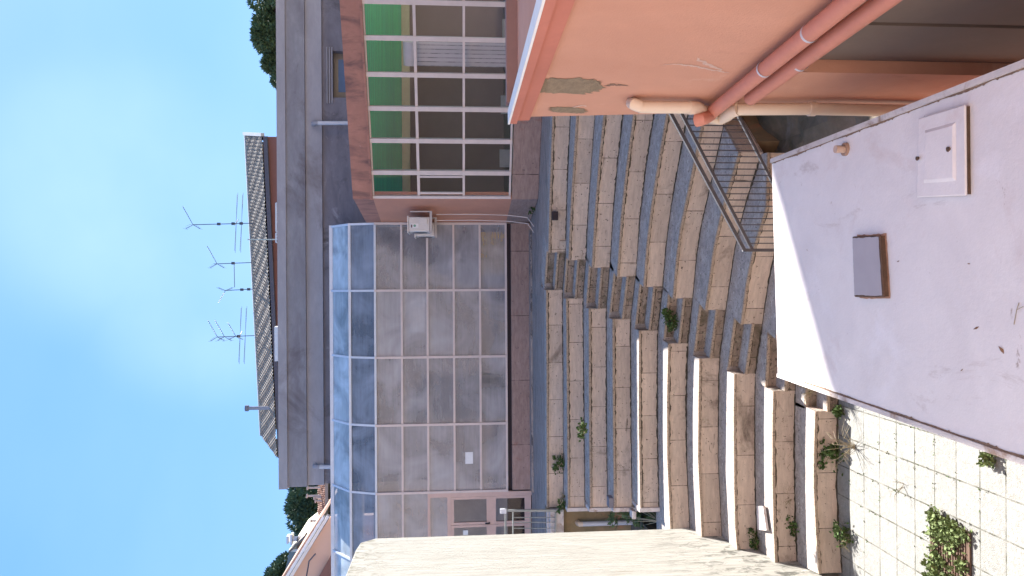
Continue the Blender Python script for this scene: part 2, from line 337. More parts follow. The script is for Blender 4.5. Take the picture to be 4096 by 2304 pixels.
def jitter_poly(pl, a):
    out = []
    for i in range(len(pl)-1):
        A, B = Vector(pl[i]), Vector(pl[i+1]); n = max(1, int((B-A).length/.45))
        for k in range(n): 
            q = A.lerp(B, k/n); out.append((q.x, q.y+random.uniform(-a, a)*(k > 0)))
    out.append(tuple(pl[-1])); return out
GR = random.Random(99)
def moss_shade_strips(parent, line, ztop, h):
    """ragged dark strips: shade line painted under the nosing, black moss along the foot of the riser"""
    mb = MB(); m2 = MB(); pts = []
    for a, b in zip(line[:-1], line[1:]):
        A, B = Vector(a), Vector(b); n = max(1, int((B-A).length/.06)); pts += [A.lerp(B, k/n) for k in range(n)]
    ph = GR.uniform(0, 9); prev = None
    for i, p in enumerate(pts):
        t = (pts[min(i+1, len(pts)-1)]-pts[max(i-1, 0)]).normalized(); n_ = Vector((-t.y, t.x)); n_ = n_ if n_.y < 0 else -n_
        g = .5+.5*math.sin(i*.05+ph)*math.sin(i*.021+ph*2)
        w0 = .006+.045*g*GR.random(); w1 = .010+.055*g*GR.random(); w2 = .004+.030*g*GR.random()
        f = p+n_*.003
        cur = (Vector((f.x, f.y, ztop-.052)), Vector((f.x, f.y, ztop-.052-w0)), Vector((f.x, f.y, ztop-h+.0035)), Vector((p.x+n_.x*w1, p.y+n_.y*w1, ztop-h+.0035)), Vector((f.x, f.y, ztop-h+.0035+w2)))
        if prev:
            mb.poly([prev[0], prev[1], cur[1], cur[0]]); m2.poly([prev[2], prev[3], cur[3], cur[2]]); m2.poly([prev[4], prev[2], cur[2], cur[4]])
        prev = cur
    if mb.f: mb.build('moss_shade_line', MOSS_SHADE, parent); m2.build('moss_shade_line', MOSS_SHADE, parent)
def tier(parent, pl, ztop, h, back, last=False, rm=None):
    """one row: riser body, projecting tread slab with a worn edge"""
    pl = jitter_poly(pl, .004)
    riser = off(pl, .034); bk = off(pl, back)
    MB().prism(riser+bk[::-1], ztop-h-.02, ztop-.052).build('riser', rm or TRAV, parent)
    moss_shade_strips(parent, riser, ztop, h)
    nose = off(pl, .042)
    MB().prism(pl+nose[::-1], ztop-.05, ztop-.001).build('nosing', NOSE, parent)
    MB().prism(nose+off(pl, back-.004)[::-1], ztop-.05, ztop).build('tread', TREAD, parent)
W_L = [[flat(pz(X, Y, zk(i))) for X, Y in row] for i, row in enumerate(LEFT)]
W_R = [[flat(pz(X, Y, zk(i))) for X, Y in row] for i, row in enumerate(RIGHT)]
bl = thing('seating_bank', 'long bank of ten stone seating rows left of the stairway, partly sunlit', 'stone seating', (-3, 15, ZG))
br_ = thing('seating_bank', 'shaded bank of curved stone seating rows right of the stairway, behind the rail', 'stone seating', (2, 15, ZG))
st = thing('aisle_stairs', 'narrow weathered stone stairway running down between the two banks of seating', 'stairs', (-.8, 15, ZG))
for i in range(10):
    if i == 0: bkL = bkR = .35
    else: bkL = bkR = 1.05
    tier(bl, W_L[i][::-1], zk(i), RH, bkL); tier(br_, W_R[i], zk(i), RH, 1.25 if i else .35)
    a = Vector(W_L[i][0]); b = Vector(W_R[i][0]); d = (b-a).normalized(); n = Vector((-d.y, d.x))
    n = n if n.y > 0 else -n
    a2 = a - d*.01; b2 = b + d*.01
    bk = .33
    tier(st, [tuple(a2+n*bk), tuple(b2+n*bk)], zk(i), RH/2+.02, .75, rm=TRAVD)
    tier(st, [tuple(a2+n*.0), tuple(b2+n*.0)], zk(i)-RH/2, RH/2, .40, rm=TRAVD)
    w0, w1 = a-d*.28, b+d*.28
    MB().prism([tuple(w0+n*.06), tuple(w1+n*.06), tuple(w1+n*.9), tuple(w0+n*.9)], zk(i)-RH-.03, zk(i)-RH/2-.055).build('step_core', TRAV, st)
    MB().prism([tuple(w0+n*.39), tuple(w1+n*.39), tuple(w1+n*1.15), tuple(w0+n*1.15)], zk(i)-RH/2-.05, zk(i)-.008).build('step_core', TREAD, st)
# end cheek and fill below the rows so nothing hollow shows
# terrace behind the rows
tl = [off(W_L[0], .33)[k] for k in range(3)]; tr = [off(W_R[0], .33)[k] for k in range(4)]
aL = Vector(W_L[0][0]); aR = Vector(W_R[0][0])
front = [(-9.5, tl[-1][1])] + tl[::-1] + [(aL.x+.1, aL.y+1.05), (aR.x+.1, aR.y+1.0)] + tr + [(9, tr[-1][1]-1.5)]
te = MB().prism(front+[(9, 24), (-9.5, 24)], -H0-.25, -H0-.004).build('terrace', TERR); te['kind'] = 'structure'
tb = MB().prism([(p[0], p[1]+.5) for p in front]+[(9, 24.5), (-9.5, 24.5)], ZG-.3, -H0-.26).build('terrace_base', STAINW); tb['kind'] = 'structure'
fill = MB()
for i in range(1, 10):
    for Wp in (W_L[i], W_R[i]): fill.prism(off(Wp, .4)+off(Wp, 1.4)[::-1], ZG-.2, zk(i)-RH-.03)
f_ = fill.build('bank_fill', STAINW); f_['kind'] = 'structure'

# ------------------------------------------------------------------ tall board-marked wall on the left
WX = -4.86
def px(X, Y, x): d = ray(X, Y); return d*(x/d.x)
far_t = px(1439, 2158, WX); far_b = px(2700, 2112, WX)
y1 = (far_t.y+far_b.y)/2; zt = far_t.z
prof = [(y1, zk(7)-.6), (y1, zt-.30), (y1-.22, zt-.04), (y1-.6, zt), (y1-3, zt+.02), (y1-13, zt+.03), (y1-13, ZG-.4), (y1-3.2, ZG-.4)]
w = MB(); n = len(prof)
w.v = [Vector((WX, a, b)) for a, b in prof] + [Vector((WX-.32, a, b)) for a, b in prof]
w.f = [list(range(n))[::-1], [n+k for k in range(n)]] + [[k, (k+1) % n, n+(k+1) % n, n+k] for k in range(n)]
for q in w.f: q.reverse()
w = w.build('board_marked_wall', BOARD, bevel=.015)
tag(w, 'tall sunlit cream concrete wall with rough board marks beside the seating ends', 'wall')

# ------------------------------------------------------------------ stained wall, plinth and rail at the left end of the upper rows
ye = W_L[0][-1][1]; xe = W_L[0][-1][0]
sw = thing('stained_wall', 'stained ochre plaster wall with a rusty patch behind the white downpipe, left of the upper rows', 'wall', (xe-.6, ye, zk(6)))
MB().box(xe-2.6, xe-.05, ye+.12, ye+.4, ZG, -H0-.01).build('wall', STAINW, sw)
MB().box(xe-2.6, xe-.1, ye-.02, ye+.12, -H0-.34, -H0+.0).build('coping', LIPM, sw)
ck = MB()
for i in range(1, 5):
    e = W_L[i][-1]; ck.box(e[0]-.09, e[0]-.005, e[1]-.02, W_L[i-1][-1][1]-.021, ZG, zk(i)+.02)
ck.build('cheek', LIPM, sw)
pf = MB().box(xe-2.6, xe-.1, W_L[5][-1][1]+.2, ye+.1, ZG, zk(5)-.05).build('planting_bed', GROUND); pf['kind'] = 'structure'
a = py(2318, 2096, ye-.02); b = py(2640, 2096, ye-.02)
dp = thing('downpipe', 'short white downpipe on the stained wall beside the tall concrete wall', 'pipe', (a.x, a.y, b.z))
MB().tube([(a.x, ye+.14, a.z+.03), (a.x, ye+.03, a.z+.03), (a.x, ye-.03, a.z), (a.x, ye-.03, a.z-.08)], .062, 12).build('elbow', PVCW, dp, True)
MB().tube([(a.x, ye-.03, a.z-.07), (a.x, ye-.03, b.z-.3)], .058, 14).build('pipe', PVCG, dp, True)
# plinth
q0 = py(2200, 2034, ye-.03); q1 = py(2252, 2125, ye-.03)
pl = MB().box(q1.x-.3, q0.x, ye-.18, ye-.03, q1.z, q0.z+.02)
tag(pl.build('white_plinth', LIPM, bevel=.01), 'white painted block at the foot of the short grey railing', 'block')
rl = thing('end_railing', 'short grey steel railing with three thin bars at the left end of the top row', 'railing', (q0.x, ye-.22, q1.z))
yr = ye-.25
def rp(X, Y, dy=0): return py(X, Y, yr+dy)
MB().bar(rp(2006,2042), rp(2250,2042), .05, .05, (0,1,0)).build('post', GALV, rl)
MB().bar(rp(2022,2034), rp(2022,2200), .045, .045).build('top_rail', GALV, rl)
MB().bar(rp(2052,2050), rp(2052,2200), .07, .03).build('upper_rail', GALV, rl)
MB().bar(rp(2222,2050), rp(2222,2200), .07, .03).build('lower_rail', GALV, rl)
for Y in (2070, 2089, 2113): MB().bar(rp(2052,Y), rp(2222,Y), .018, .018, (0,1,0)).build('bar', GALV, rl)
MB().bar(rp(2121,2042), rp(2121,2200), .018, .018).build('bar', GALV, rl)
c = rp(2012, 2045); MB().box(c.x-.05, c.x+.06, yr-.04, yr+.04, c.z-.08, c.z+.07).build('cap', ALUB, rl)

# ------------------------------------------------------------------ glass hall
GY = 21.75
gh = thing('glass_hall', 'wide glazed hall with dusty panes, pinkish frames and a folded blue glass roof', 'building', (-3, GY, -H0))
VY = [895, 1161, 1427, 1696, 1966, 2238, 2506, 2776]
VX = [py(1800, Y, GY).x for Y in VY]
VZ = [py(X, 1400, GY).z for X in (1502, 1608, 1711, 1816, 1921, 2025)]
zsill = VZ[-1]
yt1 = GY+.30; zt1 = py(1399, 1161, yt1).z
yt2 = GY+1.15; zt2 = py(1328, 1161, yt2).z
fr = MB(); mull = .05
DBAY = 4
def gp(x, lev):
    return [Vector((x, GY, zsill)), Vector((x, GY, VZ[0])), Vector((x, yt1, zt1)), Vector((x, yt2, zt2))][lev]
xr = VX[0]
for x in VX:
    MB().box(x-mull/2-.008, x+mull/2+.008, GY-.07, GY+.05, zsill-.03, VZ[0]+.02).build('mullion', ALU, gh)
    for l in (1, 2):
        MB().bar(gp(x, l), gp(x, l+1), .06, .09, (0,-.7,.7)).build('roof_mullion', ALUB, gh)
for j, z in enumerate(VZ):
    for i in range(len(VX)-1):
        if i == DBAY and j >= 2: continue
        MB().box(VX[i+1]+.034, VX[i]-.034, GY-.055, GY+.05, z-.03, z+.03).build('transom', ALU if j else ALUB, gh)
MB().box(VX[-1], VX[0]+.02, yt1-.05, yt1+.04, zt1-.035, zt1+.035).build('roof_rail', ALUB, gh)
MB().box(VX[-1], VX[0]+.04, yt2-.05, yt2+.12, zt2-.03, zt2+.07).build('ridge_rail', ALUB, gh)
for i in range(len(VX)-1):
    a, b = VX[i+1]+.02, VX[i]-.02
    for j in range(5):
        if i == DBAY and j >= 2: continue
        MB().poly([(a,GY,VZ[j+1]),(b,GY,VZ[j+1]),(b,GY,VZ[j]),(a,GY,VZ[j])]).build('pane', GLS[(i*3+j*2+(i*j) % 2) % 3], gh)
    MB().poly([gp(a,1),gp(b,1),gp(b,2),gp(a,2)]).build('roof_pane', GLTOP, gh)
    MB().poly([gp(a,2),gp(b,2),gp(b,3),gp(a,3)]).build('roof_pane', GLTOP2, gh)
# right end of the folded roof
MB().poly([gp(xr,0), Vector((xr, yt2, zsill)), gp(xr,3), gp(xr,2), gp(xr,1)]).build('end_panel', ALUB, gh)
# recess and upstand below
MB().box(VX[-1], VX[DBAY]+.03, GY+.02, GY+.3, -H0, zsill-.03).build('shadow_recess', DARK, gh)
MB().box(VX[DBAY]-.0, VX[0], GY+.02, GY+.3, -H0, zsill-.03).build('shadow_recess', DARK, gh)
up_z = py(2047, 1500, GY-.12).z
MB().box(VX[DBAY]+.03, VX[0]+.0, GY-.12, GY+.018, -H0-.01, up_z).build('upstand', UPST, gh)
MB().box(VX[DBAY]+.034, VX[0]-.2, GY-.5, GY-.121, -H0-.01, -H0+.05).build('floor_slot', TERR, gh)
# door bay
x0, x1 = VX[DBAY+1], VX[DBAY]
D = lambda X, Y: py(X, Y, GY)
zb = -H0; ztd = VZ[2]
dr = MB()
for (za, zc, xa, xb) in [(ztd-.05, ztd+.03, x0, x1), (D(1796,2000).z-.05, D(1796,2000).z+.05, x0, x1)]:
    dr.box(xa+.03, xb-.03, GY-.06, GY+.05, za, zc)
dr.box(x1-.16, x1-.03, GY-.05, GY+.045, zb, ztd-.05)
zl = D(1796,2000).z
dr.box(x0+.03, x0+.1, GY-.05, GY+.045, zb, zl-.05)
xm = D(1800, 2100).x
dr.build('door_frame', DOORM, gh)
MB().poly([(x0+.03,GY,zl+.05),(x1-.16,GY,zl+.05),(x1-.16,GY,ztd-.05),(x0+.03,GY,ztd-.05)]).build('transom_pane', GLS[0], gh)
def leaf(xa, xb, handle):
    lf = MB(); t0, t1 = GY-.045, GY+.03; zt_, zb_ = zl-.055, zb+.02; zm1, zm2 = D(1946,2000).z, D(1983,2000).z; zbb = D(2098,2000).z
    lf.box(xa, xa+.07, t0, t1, zb_, zt_); lf.box(xb-.07, xb, t0, t1, zb_, zt_)
    for za, zc in ((zt_-.09, zt_), (zm2, zm1), (zb_, zbb)): lf.box(xa+.07, xb-.07, t0, t1, za, zc)
    o = lf.build('door', DOORM, gh)
    MB().poly([(xa+.07,GY,zm1),(xb-.07,GY,zm1),(xb-.07,GY,zt_-.09),(xa+.07,GY,zt_-.09)]).build('pane', GLW, o)
    MB().poly([(xa+.07,GY,zbb),(xb-.07,GY,zbb),(xb-.07,GY,zm2),(xa+.07,GY,zm2)]).build('pane', GLW, o)
    if handle:
        h = D(1957, 2080); MB().bar((xa+.035,t0-.05,h.z+.0),(xa+.035,t0-.05,h.z+.12),.03,.03,(0,1,0)).box(xa+.02,xa+.05,t0-.05,t0,h.z-.02,h.z+.02).build('handle', DARK, o)
leaf(xm+.005, x1-.165, True); leaf(x0+.11, xm-.005, False)
# interior
FLOORI = plain('interior_floor', (.30,.26,.24), .5); WALLI = mat('interior_wall', (.60,.50,.46), .9, .2, .5, col2=(.42,.34,.31)); YEL = plain('yellow_panel', (.70,.50,.10), .6)
MB().box(VX[-1], VX[0]-.03, GY+.3, 27.5, -H0-.05, -H0+.02).build('interior_floor', FLOORI, gh)
MB().box(VX[-1], VX[0], 27.5, 27.7, -H0, 3.0).build('interior_wall', WALLI, gh)
MB().box(VX[0]+.02, VX[0]+.2, GY+.06, 27.5, -H0, 2.0).build('side_wall', WALLI, gh)
MB().box(VX[-1], VX[0], yt2+.13, 27.7, zt2-.35, zt2-.1).build('hall_ceiling', WALLI, gh)
p = py(1960, 1000, 22.6)
MB().box(p.x-.75, p.x+.55, 22.6, 22.66, py(2020,1000,22.6).z, py(1925,1000,22.6).z).build('yellow_panel', YEL, gh)
for (Xa, Xb, Ya, Yb, yy, mm) in [(1640,1700,1200,1330,24,'g'),(1830,1900,1180,1280,24.5,'g'),(1880,1960,1500,1600,24,'b'),(1940,2015,1420,1640,25,'g'),(1600,1700,1450,1640,25.5,'b'),(1700,1790,1760,1900,25,'g'),(1850,1990,1780,1930,24,'b')]:
    A = py(Xb, Yb, yy); B = py(Xa, Ya, yy)
    MB().box(A.x, B.x, yy, yy+.4, A.z, B.z).build('cabinet', plain('cabinet_paint', (.75,.78,.80) if mm == 'g' else (.10,.09,.10)), gh)
nz = D(1876, 1832)
A = py(1892, 1855, GY-.015); B = py(1861, 1809, GY-.015)
tag(MB().box(A.x, B.x, GY-.012, GY-.008, A.z, B.z).build('paper_notice', plain('paper', (.78,.78,.80), .8)), 'blank white paper sheet stuck on a lower pane of the glazed hall', 'notice')
A = py(1872, 2140, GY-.06); B = py(1852, 2122, GY-.06)
tag(MB().box(A.x, B.x, GY-.055, GY-.05, A.z, B.z).build('paper_notice', plain('paper', (.78,.78,.80), .8)), 'small white paper on the door leaf next to the tall concrete wall', 'notice')
# white disc lamp inside
p = py(1815, 1045, 22.9)
lp = MB(); ax = Vector((1,0,-.75)).normalized()
for rr in (1,):
    ring = []
    for k in range(28):
        a = 2*math.pi*k/28; ring.append(p + ax*math.cos(a)*.34 + Vector((.55,.6,.75)).normalized()*.14*math.sin(a))
    lp.v = ring + [q+Vector((0,.03,0)) for q in ring]; lp.f = [list(range(28)), [28+k for k in reversed(range(28))]] + [[k,(k+1)%28,28+(k+1)%28,28+k] for k in range(28)]
tag(lp.build('dish_lamp', plain('white_enamel', (.8,.8,.82))), 'white oval dish hanging just inside the glazed hall, right-hand bay', 'lamp')

# ------------------------------------------------------------------ salmon block with the window wall
SA = pz(2150, 850, -H0); SB = pz(2166, 500, -H0)
S = Plane(SB, SA)                                   # runs right to left; normal toward the camera?
if S.n.y > 0: S.n = -S.n
sb = thing('salmon_block', 'low salmon block with a weathered fascia and a wall of white framed windows', 'building', (SB.x, SB.y, -H0))
C0 = S.at(2000, 797)                                # left corner
tC = S.t(C0); dirn = 1 if S.t(S.at(2000, 500)) < tC else -1
tR = S.t(S.at(2000, -700))
ztop = S.at(1411, 780).z; zwt = S.at(1487, 700).z; zwb = S.at(2045, 700).z
zr1 = S.at(1371, 20).z
def sq(t0, t1, z0, z1, o0, o1):
    P = [S.pos(t0, z0, o0), S.pos(t1, z0, o0), S.pos(t1, z0, o1), S.pos(t0, z0, o1)]
    return [tuple(p) for p in P] + [(p.x, p.y, z1) for p in P]
tW = S.t(S.at(1700, 790))
MB().hexa(sq(tR, tC, -H0-.01, zwb-.03, 0, -.25)).build('base_wall', UPST, sb)
MB().hexa(sq(tW+.02, tC, zwb-.03, zwt+.03, 0, -.25)).build('corner_wall', SALM, sb)
MB().hexa(sq(tR, tC, zwt+.03, ztop, .03, -.25)).build('fascia', SALMW, sb)
MB().hexa(sq(tR, tC, zwt-.0, zwt+.06, .10, .031)).build('drip_edge', SALMW, sb)
cB = S.pos(tC, 0, -.01); gB = Vector((VX[0]+.02, GY+.1, 0))
def wallseg(a, b, z0, z1a, z1b, th=.2):
    d = Vector((b.x-a.x, b.y-a.y, 0)).normalized(); nn = Vector((-d.y, d.x, 0))*th
    if nn.x < 0: nn = -nn
    P = [Vector((a.x,a.y,z0)), Vector((b.x,b.y,z0)), Vector((b.x,b.y,z0))+nn, Vector((a.x,a.y,z0))+nn]
    Q = [Vector((a.x,a.y,z1a)), Vector((b.x,b.y,z1b)), Vector((b.x,b.y,z1b))+nn, Vector((a.x,a.y,z1a))+nn]
    return MB().hexa(P+Q)
wallseg(cB, gB, zwb-.03, zwt, zwt).build('side_wall', SALM, sb)
wallseg(cB, gB, zwt, ztop-.01, VZ[0]+.25).build('side_fascia', SALMW, sb)
wallseg(cB, gB, -H0-.01, zwb-.03, zwb-.03).build('side_base', UPST, sb)
# roof
P = [S.pos(tR, 0, -.2), S.pos(tC, 0, -.2)]
MB().prism([(P[0].x,P[0].y),(P[1].x,P[1].y),(gB.x+.2,gB.y+.6),(gB.x+.2,31),(P[0].x+5,31)], ztop-.35, ztop-.2).build('roof', GREYD, sb)
# windows
MY = [10, 155, 300, 435, 563, 690]
MT = [S.t(S.at(1700, Y)) for Y in MY]
dt = abs(MT[1]-MT[0])
ts = [MT[0]-2*dt*(1 if tC > tR else -1), MT[0]-dt*(1 if tC > tR else -1)] + MT
for t in ts:
    MB().hexa(sq(t-.055, t+.055, zwb, zwt, .05, -.09)).build('mullion', ALU, sb)
MB().hexa(sq(tW-.05, tW+.02, zwb, zwt, .04, -.09)).build('mullion', ALU, sb)
ZT = [S.at(1668, 500).z, S.at(1855, 500).z]
edges = ts+[tW-.05]
for k in range(len(edges)-1):
    a = edges[k]+.055; b = edges[k+1]-.055 if k < len(edges)-2 else edges[k+1]
    wf = MB()
    for z0, z1 in ((zwb, zwb+.05), (ZT[1]-.03, ZT[1]+.03), (ZT[0]-.035, ZT[0]+.035), (zwt-.04, zwt+.03)):
        wf.hexa(sq(a, b, z0, z1, .01, -.06))
    if k == len(edges)-2:
        for (aa, bb) in ((a+.03, a+.08), (b-.10, b-.05)): wf.hexa(sq(aa, bb, ZT[1]+.03, ZT[0]-.035, .02, -.05))
    wo_ = wf.build('window', ALU, sb)
    for z0, z1 in ((zwb+.05, ZT[1]-.03), (ZT[1]+.03, ZT[0]-.035), (ZT[0]+.035, zwt-.04)):
        MB().poly([S.pos(a,z0,-.03), S.pos(b,z0,-.03), S.pos(b,z1,-.03), S.pos(a,z1,-.03)]).build('pane', GLW, wo_)
# interior of the block: green boarded ceiling, beam, warm walls
GRN = mat('green_ceiling_boards', (.06,.97,.42), .6, .12, .5, col2=(.05,.82,.50), joints=(30,.45,'xy',.02,(.01,.05,.03),.12))
INT = mat('dim_interior_wall', (.26,.17,.16), .9, .1, .6); INTB = plain('beige_beam', (.62,.50,.38)); INTG = plain('interior_floor_dark', (.17,.125,.13), .6)
P0 = S.pos(tR, 0, -.26); P1 = S.pos(tC, 0, -.26)
quad = [(P0.x,P0.y),(P1.x,P1.y),(VX[0]+.25,GY+.3),(VX[0]+.25,33),(P0.x+3,33)]
MB().prism(quad, zwt+.04, zwt+.12).build('ceiling', GRN, sb)
MB().prism(quad, -H0-.02, -H0+.03).build('room_floor', INTG, sb)
MB().box(VX[0]+.25, P0.x+3, 32.4, 32.7, -H0, zwt+.03).build('room_wall', INT, sb)
MB().box(VX[0]+.26, P0.x+3, 31.2, 31.5, zwt-.30, zwt+.03).build('ceiling_beam', INTB, sb)
MB().box(VX[0]+.21, VX[0]+.28, GY+.3, 32.4, -H0, zwt+.03).build('room_side_wall', INT, sb)
SHUT = mat('ribbed_shutter', (.62,.58,.60), .6, .06, 2, joints=(.09,30,'xz',.012,(.25,.23,.25),.1))
a, b = S.t(S.at(1800, 178)), S.t(S.at(1800, 275))
MB().hexa(sq(min(a,b), max(a,b), zwb, S.at(1668,230).z+.03, -.35, -.42)).build('roller_shutter', SHUT, sb)
MB().tube([S.pos(min(a,b), S.at(1640,230).z, -.45), S.pos(max(a,b), S.at(1640,230).z, -.45)], .19, 16).build('shutter_roll', plain('shutter_roll_paint', (.62,.58,.60)), sb, True)
for Y, z in ((85, 1700), (620, 1690), (400, 1780)):
    q = S.at(z+150, Y, -1.2); 
    cm = MB(); cm.box(q.x-.25, q.x+.25, q.y, q.y+.5, -H0+.4, -H0+.46)
    cm.box(q.x-.25, q.x+.25, q.y+.46, q.y+.5, -H0+.46, -H0+.95)
    for sx in (-.22, .22):
        for sy in (.03, .46): cm.bar((q.x+sx, q.y+sy, -H0+.03), (q.x+sx, q.y+sy, -H0+.4), .03, .03, (0,1,0))
    tag(cm.build('chair', plain('chair_grey', (.30,.31,.34))), {85:'dim grey chair seen through the window bay nearest the orange wall', 620:'dim grey chair seen through the leftmost wide window bay', 400:'dim grey chair seen through the middle window bay'}[Y], 'chair', 'chairs inside the salmon block')

# ------------------------------------------------------------------ outdoor air-conditioning units on the corner
def ac_unit(X, Y, y, label, s=1.0):
    p = py(X, Y, y)
    t = thing('air_conditioner', label, 'air conditioner', (p.x, p.y, p.z), 'air conditioning units on the salmon corner')
    x, yy, z = p.x, p.y, p.z
    MB().box(x-.20*s, x+.20*s, yy, yy+.78*s, z, z+.56*s).build('casing', plain('cream_enamel', (.62,.57,.55), .4), t, bevel=.02)
    MB().box(x-.225*s, x+.225*s, yy-.01, yy+.79*s, z+.565*s, z+.60*s).build('lid', plain('cream_enamel', (.62,.57,.55), .4), t)
    MB().box(x+.0*s, x+.17*s, yy-.035, yy-.003, z+.06*s, z+.26*s).build('valve_cover', plain('cream_enamel', (.62,.57,.55), .4), t, bevel=.01)
    MB().box(x-.10*s, x+.02*s, yy-.006, yy-.002, z+.30*s, z+.52*s).build('sticker', plain('label_white', (.75,.72,.72)), t)
    MB().tube([(x-.04*s, yy-.011, z+.40*s), (x-.04*s, yy-.007, z+.40*s)], .035*s, 14).build('round_sticker', plain('label_green', (.15,.33,.24)), t)
    MB().box(x-.09*s, x-.01*s, yy-.010, yy-.006, z+.465*s, z+.50*s).build('dark_label', plain('label_dark', (.12,.05,.06)), t)
    fan = MB().tube([(x-.205*s, yy+.42*s, z+.28*s), (x-.21*s, yy+.42*s, z+.28*s)], .21*s, 20)
    fan.build('fan_grille', plain('fan_dark', (.12,.11,.12)), t)
    br = MB(); br.box(x-.24*s, x+.36*s, yy-.02, yy+.05, z-.07, z-.005); br.box(x+.33*s, x+.36*s, yy-.02, yy+.05, z-.005, z+.52*s)
    br.build('bracket', plain('bracket_paint', (.48,.42,.40)), t)
    return t
u1 = ac_unit(1718, 897, 20.15, 'front cream air conditioner with a green round sticker, bracketed at the salmon corner')
u2 = ac_unit(1738, 918, 21.0, 'rear cream air conditioner half hidden behind the front one at the salmon corner', .95)
for (Yt, lab) in ((858, 'thin pale cable running down the salmon corner, the one further right'), (882, 'thin pale cable running down the salmon corner beside the glass')):
    q = [py(1745, Yt, 20.4), py(1900, Yt-1, 20.4), py(2030, Yt+3, 20.3), py(2110, Yt+12, 20.0), py(2135, Yt+48, 19.8)]
    tag(MB().tube(q, .012, 6).build('cable', plain('cable_cream', (.66,.55,.50))), lab, 'cable', 'cables on the salmon corner')

# ------------------------------------------------------------------ grey concrete building behind
GB = 24.3
gz = lambda X, y=GB: py(X, 1152, y).z
gb = thing('concrete_building', 'long grey concrete building with a banded parapet behind the glazed hall', 'building', (0, GB, -H0))
xl = py(1250, 1945, GB).x; xR = 14.0
MB().box(xl-.05, xR, GB-.10, GB+.5, gz(1148), gz(1113)).build('coping', GREYL, gb)
MB().box(xl, xR, GB-.04, GB+9, gz(1224), gz(1148)).build('upper_band', GREYC, gb)
MB().box(xl+.02, xR, GB+.06, GB+9, gz(1290), gz(1224)).build('middle_band', GREYL, gb)
wx0, wx1 = py(1350, 385, GB).x, py(1350, 197, GB).x
zw0, zw1 = gz(1450), gz(1330)
zlo = ztop-.36
for (a, b, z0, z1) in ((xl+.04, VX[0]+.2, -H0, gz(1290)), (VX[0]+.2, wx0, zlo, gz(1290)), (wx1, xR, zlo, gz(1290)), (wx0, wx1, zw1, gz(1290))):
    MB().box(a, b, GB+.16, GB+9, z0, z1).build('lower_wall', GREYD, gb)
w_ = MB().box(wx0, wx1, GB+.45, GB+.6, zlo, zw1).build('window', plain('brown_frame', (.22,.19,.15)), gb)
MB().box(wx0+.25, wx1-.2, GB+.44, GB+.45, zlo, gz(1350)).build('pane', plain('sky_blue_pane', (.10,.16,.28), .15), w_)
sl_ = MB()
for X in (1311, 1321, 1331): sl_.box(wx0-.2, wx1+.1, GB+.10, GB+.16, gz(X+2), gz(X-2))
sl_.build('ledge', GREYL, gb)
def spout(X0, Y, X1, label):
    A = py(X0, Y, GB-.08); B = py(X1, Y, GB-.08)
    t = thing('downpipe', label, 'pipe', (A.x, A.y, B.z))
    MB().tube([(A.x, GB+.1, A.z+.03), (A.x, GB-.06, A.z+.02), (A.x, GB-.14, A.z-.06), (A.x, GB-.14, A.z-.14)], .075, 10).build('elbow', GREYL, t, True)
    MB().tube([(A.x, GB-.14, A.z-.12), (B.x, GB-.14, B.z)], .065, 10).build('pipe', PVCG, t, True)
spout(1255, 494, 1400, 'short white downpipe on the grey parapet above the salmon windows')
spout(1262, 1866, 1330, 'short white downpipe on the grey parapet above the glass roof, near its left end')

# ------------------------------------------------------------------ tiled-roof house behind
RA = ray(984, 541); yA = 40.0; PA = RA*(yA/RA.y)            # ridge right end
zr = PA.z; PB = pz(1046, 1741, zr)                           # ridge left end
EA = ray(1050, 541)
ze = py(1052, 545, 38.6).z; PE0 = pz(1052, 545, ze); PE1 = pz(1112, 1832, ze)
th = thing('tiled_house', 'terracotta house with a long weathered tile roof rising behind the grey parapet', 'house', (PE0.x, PE0.y, 0))
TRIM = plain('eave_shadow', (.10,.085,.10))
d = (PE1-PE0); n_ = Vector((d.y, -d.x, 0)).normalized(); n_ = n_ if n_.y < 0 else -n_
def tiled(parent, name, e0, e1, r0, r1, m, cols=90, rows=13, amp=.042):
    mb = MB(); NC = cols*4; up = (r0-e0)
    nrm = (e1-e0).cross(r0-e0).normalized()
    if nrm.z < 0: nrm = -nrm
    for j in range(rows):
        for s_ in (0, 1):
            v = (j+s_)/rows
            for i in range(NC+1):
                u = i/NC; P_ = e0.lerp(e1, u).lerp(r0.lerp(r1, u), v)
                h = amp*abs(math.sin(math.pi*u*cols)) + (.05 if s_ == 0 else 0) + .012*math.sin(i*12.9+j*7.7)
                mb.v.append(P_ + nrm*h)
    W_ = NC+1
    for j in range(rows*2-1):
        for i in range(NC):
            a = j*W_+i; mb.f.append([a, a+1, a+1+W_, a+W_])
    return mb.build(name, m, parent)
tiled(th, 'roof', PE1, PE0, PB, PA, TILE)
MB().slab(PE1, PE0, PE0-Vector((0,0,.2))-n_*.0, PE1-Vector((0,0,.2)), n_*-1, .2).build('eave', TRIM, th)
MB().tube([PB, PA], .1, 8).build('ridge', TILE, th)
wz0 = 2.0
s0 = PE0 - n_*.5; s1 = PE1 - n_*.5 + (PE0-PE1).normalized()*.6
MB().hexa([(s1.x,s1.y,wz0),(s0.x,s0.y,wz0),(s0.x,s0.y+6,wz0),(s1.x,s1.y+6,wz0),(s1.x,s1.y,ze-.05),(s0.x,s0.y,ze-.05),(s0.x,s0.y+6,ze-.05),(s1.x,s1.y+6,ze-.05)]).build('wall', mat('terracotta_plaster', (.27,.12,.105), .85, .1, .5), th)
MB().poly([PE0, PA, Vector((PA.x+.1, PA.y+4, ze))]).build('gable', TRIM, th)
PH = Vector((PE1.x-.5, PE1.y+6, ze))
MB().poly([PE1, PB, PH]).build('hip', TILE, th)
